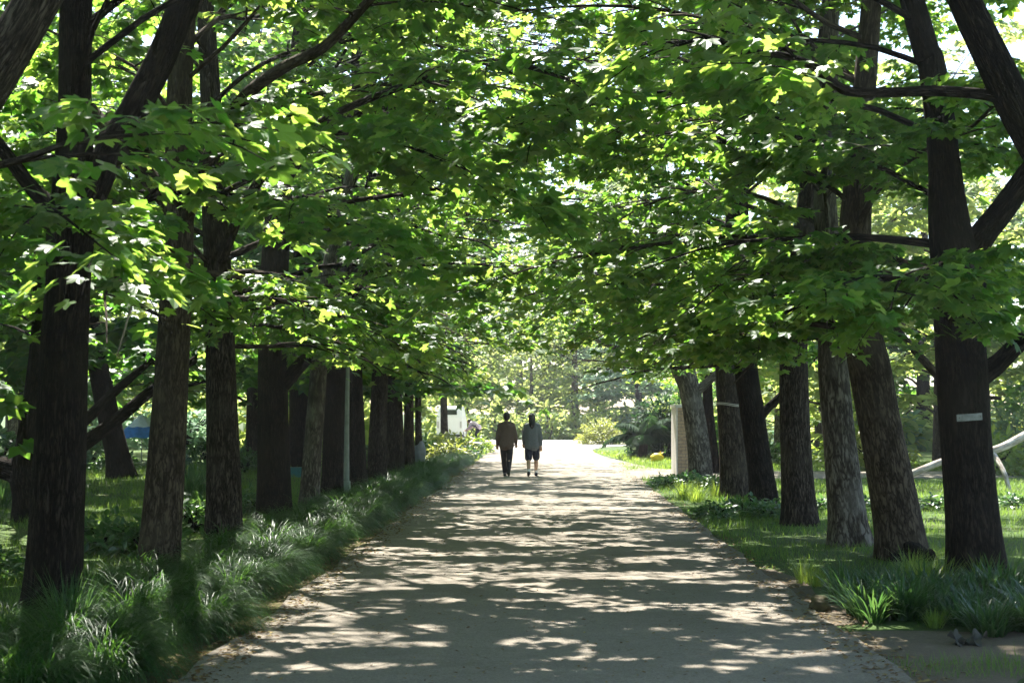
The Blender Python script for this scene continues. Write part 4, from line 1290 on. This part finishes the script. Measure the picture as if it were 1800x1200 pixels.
# ------------------------------------------------------------------ people
def remeshed(mb, name, mat, parent, voxel=.009, smooth=4):
    tmp = mb.obj(name + '_tmp', mat)
    md = tmp.modifiers.new('r', 'REMESH')
    md.mode = 'VOXEL'
    md.voxel_size = voxel
    md.use_smooth_shade = True
    sm = tmp.modifiers.new('s', 'SMOOTH')
    sm.iterations = smooth
    sm.factor = .5
    dg = bpy.context.evaluated_depsgraph_get()
    me = bpy.data.meshes.new_from_object(tmp.evaluated_get(dg))
    me.name = name
    bpy.data.objects.remove(tmp)
    me.materials.clear()
    me.materials.append(mat)
    o = bpy.data.objects.new(name, me)
    COL.objects.link(o)
    o.parent = parent
    return o


def limb(mb, pts, rad, n=12, segs=14):
    p, r = smooth_line(pts, rad, n)
    mb.tube(p, r, segs)
    mb.ball(p[0], r[0], 12, 8)
    mb.ball(p[-1], r[-1], 12, 8)


def hand(mb, wrist, dirv, inner, s=1.0):
    """palm, four unequal half-curled fingers and a thumb leaving the side of the palm"""
    w = np.array(wrist, float)
    d = np.array(dirv, float); d /= np.linalg.norm(d)
    f = np.array(inner, float); f -= d * f.dot(d); f /= np.linalg.norm(f)     # towards the fingers' curl
    e = np.cross(d, f)                                                          # across the palm
    limb(mb, [w - d * .02, w + d * .045, w + d * .085], [.026 * s, .034 * s, .032 * s], 8)
    for k, ln in zip((-1.5, -.5, .5, 1.5), (.066, .078, .074, .058)):
        b = w + d * .085 + e * k * .019 * s
        limb(mb, [b, b + d * ln * .45 + f * .006, b + d * ln * .8 + f * .022, b + d * ln + f * .042], [.0105, .010, .009, .0075], 8, 8)
    b = w + d * .03 - e * .028 + f * .012
    limb(mb, [b, b + d * .03 - e * .02 + f * .014, b + d * .06 - e * .022 + f * .026], [.013, .0115, .009], 7, 8)


def person(label, loc, J, skin, shirt, legs, hairm, shoe, kind, rz=0, sc=1.0, longhair=False, socks=None):
    """J: joints in metres, facing +Y"""
    root = thing('person', label, 'person', loc)
    g = {k: np.array(v, float) for k, v in J.items()}
    mb = MB()
    hd = g['head']
    mb.ball(hd, (.074, .092, .112), 20, 14)
    mb.ball(hd + (0, .03, -.06), (.056, .062, .062), 16, 10)                 # jaw
    mb.ball(hd + (0, .098, -.018), (.014, .02, .024), 10, 8)                 # nose
    mb.ball(hd + (0, .088, -.062), (.026, .012, .009), 10, 6)                # lips
    for s_ in (-1, 1):
        mb.ball(hd + (s_ * .076, -.004, -.008), (.012, .022, .032), 10, 8)   # ears
        mb.ball(hd + (s_ * .03, .08, .012), (.014, .012, .010), 10, 6)       # eyelids over the eyes
    limb(mb, [g['neck'] + (0, 0, -.05), g['neck'], hd + (0, -.012, -.05)], [.062, .052, .05])
    limb(mb, [g['pelvis'], (g['pelvis'] + g['chest']) / 2, g['chest'], g['neck'] + (0, 0, -.06)], [.10, .09, .10, .06], 16, 18)
    for s_ in 'lr':
        limb(mb, [g['neck'] + (0, 0, -.06), g['sh' + s_]], [.07, .062])
        limb(mb, [g['sh' + s_], g['el' + s_], g['wr' + s_]], [.052, .042, .027], 16)
        d = g['wr' + s_] - g['el' + s_]
        hand(mb, g['wr' + s_], d, (.15 if s_ == 'l' else -.15, 1, 0) if kind != 'bend' else (0, 1, -.3))
        limb(mb, [g['hip' + s_], g['kn' + s_], (g['kn' + s_] * .62 + g['an' + s_] * .38) + (0, -.018, 0), g['an' + s_]], [.088, .057, .054, .036], 18)
        limb(mb, [g['an' + s_] + (0, -.03, -.035), g['an' + s_] + (0, .05, -.045), g['toe' + s_]], [.036, .034, .022])
    remeshed(mb, 'body', skin, root, .0065, 2)
    # top
    mb = MB()
    c, pv = g['chest'], g['pelvis']
    hem = pv + (0, -.005, -.10 if kind != 'bend' else .02)
    for w_ in (-1, 0, 1):
        ox = np.array([w_ * .058, 0, 0])
        limb(mb, [hem + ox * 1.1, pv + ox + (0, 0, .05), (pv + c) / 2 + ox, c + ox + (0, 0, .02)], [.138, .136, .138, .13], 16, 18)
    for s_ in 'lr':
        limb(mb, [g['neck'] + (0, -.01, -.055), g['sh' + s_]], [.082, .076])
        k = g['wr' + s_]
        limb(mb, [g['sh' + s_], g['el' + s_], k + (g['el' + s_] - k) * .08], [.076, .068, .050], 14)
    limb(mb, [g['neck'] + (0, -.005, -.07), g['neck'] + (0, -.008, -.02)], [.08, .066])
    remeshed(mb, 'shirt', shirt, root, .012, 5)
    mb = MB()
    limb(mb, [pv + (0, 0, .03), pv + (0, -.005, -.06)], [.11, .125])
    for s_ in 'lr':
        if kind == 'shorts':
            kk = g['hip' + s_] * .04 + g['kn' + s_] * .96
            limb(mb, [g['hip' + s_] + (0, 0, .02), (g['hip' + s_] + kk) / 2, kk], [.112, .104, .098], 12)
        else:
            limb(mb, [g['hip' + s_] + (0, 0, .02), g['kn' + s_], (g['kn' + s_] + g['an' + s_]) / 2 + (0, -.01, 0), g['an' + s_] + (0, -.004, .01)], [.108, .076, .068, .060], 18)
    remeshed(mb, 'shorts' if kind == 'shorts' else 'trousers', legs, root, .011, 4)
    # hair
    mb = MB()
    mb.ball(hd + (0, -.016, .016), (.093, .106, .116), 22, 14)
    if longhair:
        limb(mb, [hd + (0, -.05, .02), hd + (0, -.075, -.10), g['neck'] + (0, -.10, -.06), g['neck'] + (0, -.115, -.13)], [.092, .088, .075, .035])
    else:
        mb.ball(hd + (0, -.045, -.045), (.070, .055, .06), 16, 10)
    # keep the face clear
    h = remeshed(mb, 'hair', hairm, root, .010, 3)
    for v in h.data.vertices:
        fy = v.co.y - hd[1]
        if fy > .045 and v.co.z < hd[2] + .055:
            v.co.y = hd[1] + .045
    for s_ in 'lr':
        mb = MB()
        limb(mb, [g['an' + s_] + (0, -.035, -.042), g['an' + s_] + (0, .045, -.05), g['toe' + s_]], [.046, .047, .034], 10)
        mb.ball(g['an' + s_] + (0, -.01, -.015), (.044, .05, .035))
        remeshed(mb, 'shoe', shoe, root, .010, 2)
        if socks:
            mb = MB()
            limb(mb, [g['an' + s_] + (0, -.004, -.01), g['an' + s_] + (g['kn' + s_] - g['an' + s_]) * .2], [.044, .046], 8)
            remeshed(mb, 'sock', socks, root, .010, 1)
    root.rotation_euler = (0, 0, rz)
    root.scale = (sc, sc, sc)
    return root


M['skin'] = plain('skin', (.42, .25, .17), .5, .08, 20)
M['brown_cloth'] = plain('brown_cloth', (.085, .058, .040), .9, .2, 40, bump=.3)
M['grey_cloth'] = plain('grey_cloth', (.115, .13, .145), .9, .2, 40, bump=.3)
M['black_cloth'] = plain('black_cloth', (.010, .010, .013), .9, .2, 40)
M['navy_cloth'] = plain('navy_cloth', (.012, .016, .032), .9, .2, 40)
M['hair'] = plain('black_hair', (.010, .008, .007), .5, .3, 60)
M['shoe_dark'] = plain('dark_shoe', (.018, .016, .02), .6, .2, 30)
M['sock_white'] = plain('white_sock', (.65, .65, .66), .9, .08, 30)
M['pink_cloth'] = plain('pink_white_cloth', (.72, .55, .66), .85, .15, 6)

walk1 = dict(pelvis=(0, 0, .90), chest=(0, -.01, 1.22), neck=(0, .0, 1.41), head=(.004, .03, 1.545),
             shl=(-.155, 0, 1.325), shr=(.155, 0, 1.325), ell=(-.215, -.06, 1.06), elr=(.222, .0, 1.06), wrl=(-.235, .02, .83), wrr=(.245, .12, .85),
             hipl=(-.09, 0, .87), hipr=(.09, 0, .87), knl=(-.075, .14, .48), knr=(.08, -.02, .46), anl=(-.05, .24, .085), anr=(.055, -.27, .15),
             toel=(-.055, .38, .03), toer=(.065, -.14, .035))
walk2 = dict(pelvis=(0, 0, .89), chest=(0, -.01, 1.20), neck=(0, .0, 1.385), head=(-.004, .03, 1.515),
             shl=(-.145, 0, 1.305), shr=(.145, 0, 1.305), ell=(-.20, .03, 1.04), elr=(.205, -.05, 1.04), wrl=(-.215, .15, .84), wrr=(.225, -.04, .81),
             hipl=(-.09, 0, .86), hipr=(.09, 0, .86), knl=(-.095, .0, .46), knr=(.105, .12, .475), anl=(-.085, -.20, .12), anr=(.10, .20, .085),
             toel=(-.10, -.06, .03), toer=(.115, .34, .03))
ZP = .026
person('person walking away in a brown top and long black trousers, left of the pair', (-1.02, 36.6, ZP), walk1, M['skin'], M['brown_cloth'], M['black_cloth'], M['hair'], M['shoe_dark'], 'long', 0, .985)
person('person walking away in a grey hooded top and dark knee shorts, long dark hair', (-.36, 36.6, ZP), walk2, M['skin'], M['grey_cloth'], M['navy_cloth'], M['hair'], M['shoe_dark'], 'shorts', 0, .985, True, M['sock_white'])
bend = dict(pelvis=(0, -.10, .86), chest=(0, .16, 1.08), neck=(0, .31, 1.19), head=(0, .43, 1.22),
            shl=(-.165, .26, 1.13), shr=(.165, .26, 1.13), ell=(-.2, .36, .90), elr=(.2, .38, .90), wrl=(-.16, .52, .78), wrr=(.16, .54, .78),
            hipl=(-.09, -.10, .84), hipr=(.09, -.10, .84), knl=(-.10, .0, .46), knr=(.10, .06, .46), anl=(-.10, -.12, .085), anr=(.10, -.02, .085),
            toel=(-.11, .03, .03), toer=(.11, .13, .03))
yd = 71.0
person('person in a pale pink top and navy trousers bending over the dark pushchair', ((838 - CX) * yd / FPX, yd, .026), bend, M['skin'], M['pink_cloth'], M['navy_cloth'], M['hair'], M['shoe_dark'], 'bend', R(75), .95)
# pushchair
x = (821 - CX) * yd / FPX
pc = thing('pushchair', 'dark blue pushchair beside the bending person at the far left', 'pushchair', (x, yd - .1, .026))
pc.rotation_euler = (0, 0, R(90))
mb = MB(); mb.tube([(0, -.42, .95), (0, -.2, .6), (0, .3, .2)], [.02, .02, .02], 8); mb.obj('frame', M['pole'], pc)
mb = MB()
uu = np.linspace(0, 1, 8)
V = [(sx * .2, -.28 + .5 * t, .50 - .16 * math.sin(math.pi * t) + .3 * (1 - t) ** 2) for t in uu for sx in (-1, 1)]
V += [(a_, b_ - .02, c_ - .05) for a_, b_, c_ in V]
F = [(2 * i, 2 * i + 1, 2 * i + 3, 2 * i + 2) for i in range(7)] + [(16 + 2 * i + 2, 16 + 2 * i + 3, 16 + 2 * i + 1, 16 + 2 * i) for i in range(7)] + [(2 * i, 2 * i + 2, 18 + 2 * i, 16 + 2 * i) for i in range(7)] + [(2 * i + 3, 2 * i + 1, 17 + 2 * i, 19 + 2 * i) for i in range(7)]
mb.add(V, F, 0); mb.obj('seat', M['navy_cloth'], pc)
mb = MB()
V, F = [], []
for i in range(9):
    th = math.pi * .12 + math.pi * .62 * i / 8
    for j in range(7):
        u_ = -1 + 2 * j / 6
        V.append((u_ * .22, -.18 - .34 * math.cos(th) * -1 - .1, .62 + .36 * math.sin(th) - .04 * u_ * u_))
k = len(V)
V += [(a_ * .95, b_, c_ - .02) for a_, b_, c_ in V]
for lay in (0, k):
    for i in range(8):
        for j in range(6):
            q = (lay + i * 7 + j, lay + i * 7 + j + 1, lay + (i + 1) * 7 + j + 1, lay + (i + 1) * 7 + j)
            F.append(q if lay else q[::-1])
mb.add(V, F, 0); mb.obj('hood', M['navy_cloth'], pc)
for sx, wy, r_ in ((-.22, -.25, .14), (.22, -.25, .14), (-.2, .32, .10), (.2, .32, .10)):
    mb = MB(); mb.tube([(sx - .02, wy, r_), (sx - .015, wy, r_), (sx + .015, wy, r_), (sx + .02, wy, r_)], [r_ * .8, r_, r_, r_ * .8], 20); mb.obj('wheel', M['tyre'], pc)
mb = MB(); mb.tube([(-.2, -.45, .97), (0, -.47, .98), (.2, -.45, .97)], [.018, .018, .018], 8); mb.obj('handle', M['tyre'], pc)

# hanging dead twig caught in light on the left
o0 = P(245, 520, 13.2)
lp, lr = smooth_line([P(276, 452, 13.2) - o0, P(262, 478, 13.2) - o0, P(240, 515, 13.2) - o0, P(228, 548, 13.2) - o0, P(216, 590, 13.2) - o0, P(205, 626, 13.2) - o0], [.012, .012, .011, .010, .009, .006], 24)
mb = MB(); mb.tube(lp, lr, 7, 0, lobes=.2, seed=6)
tag(mb.obj('hanging_twig', M['bark_pale'], loc=tuple(o0)), 'bare pale twig hanging between the two nearest left trunks', 'twig')

# ------------------------------------------------------------------ light, sky, camera
sd = Vector(SD)
sun = bpy.data.lights.new('sun', 'SUN')
sun.energy = 4.6
sun.angle = R(.55)
sun.color = (1.0, .955, .87)
so = bpy.data.objects.new('sun', sun)
COL.objects.link(so)
so.rotation_euler = (-sd).to_track_quat('-Z', 'Y').to_euler()
w = bpy.data.worlds.new('World')
scene.world = w
w.use_nodes = True
nt = w.node_tree
sky = nt.nodes.new('ShaderNodeTexSky')
sky.sky_type = 'NISHITA'
sky.sun_disc = False
sky.sun_elevation = SUN_EL
sky.air_density = 1.0
sky.sun_rotation = SUN_AZ % (2 * math.pi)
bg_ = nt.nodes['Background']
bg_.inputs['Strength'].default_value = .085
nt.links.new(sky.outputs[0], bg_.inputs[0])

hm, hnt, hout = nodes('haze_air')
pv_ = hnt.nodes.new('ShaderNodeVolumePrincipled')
pv_.inputs['Color'].default_value = (.90, .94, .97, 1)
pv_.inputs['Density'].default_value = .0005
pv_.inputs['Anisotropy'].default_value = .45
hnt.links.new(pv_.outputs[0], hout.inputs['Volume'])
mb = MB()
mb.box((-90, -40, -1), (90, 170, 26))
hz = mb.obj('haze', hm)
tag(hz, 'thin sunlit haze between the trees', 'haze', kind='stuff')

cam = bpy.data.cameras.new('camera')
cam.lens = 50
cam.sensor_width = 36
cam.shift_x = -60 / 1800
cam.shift_y = 122 / 1800
cam.clip_start = .1
cam.clip_end = 2000
cam.dof.use_dof = True
cam.dof.focus_distance = 24
cam.dof.aperture_fstop = 5.6
co = bpy.data.objects.new('camera', cam)
COL.objects.link(co)
co.location = (0, 0, CAMZ)
co.rotation_euler = (R(90), 0, 0)
scene.camera = co

scene.view_settings.view_transform = 'Standard'
scene.view_settings.look = 'None'
scene.view_settings.gamma = 1
scene.view_settings.exposure = 2.45
scene.cycles.max_bounces = 7
scene.cycles.diffuse_bounces = 4
scene.cycles.glossy_bounces = 2
scene.cycles.transmission_bounces = 6
scene.cycles.transparent_max_bounces = 4
scene.cycles.caustics_reflective = False
scene.cycles.caustics_refractive = False
scene.cycles.sample_clamp_indirect = 6
scene.cycles.use_denoising = True
scene.cycles.denoiser = 'OPENIMAGEDENOISE'
print('leaves', Foliage.total)
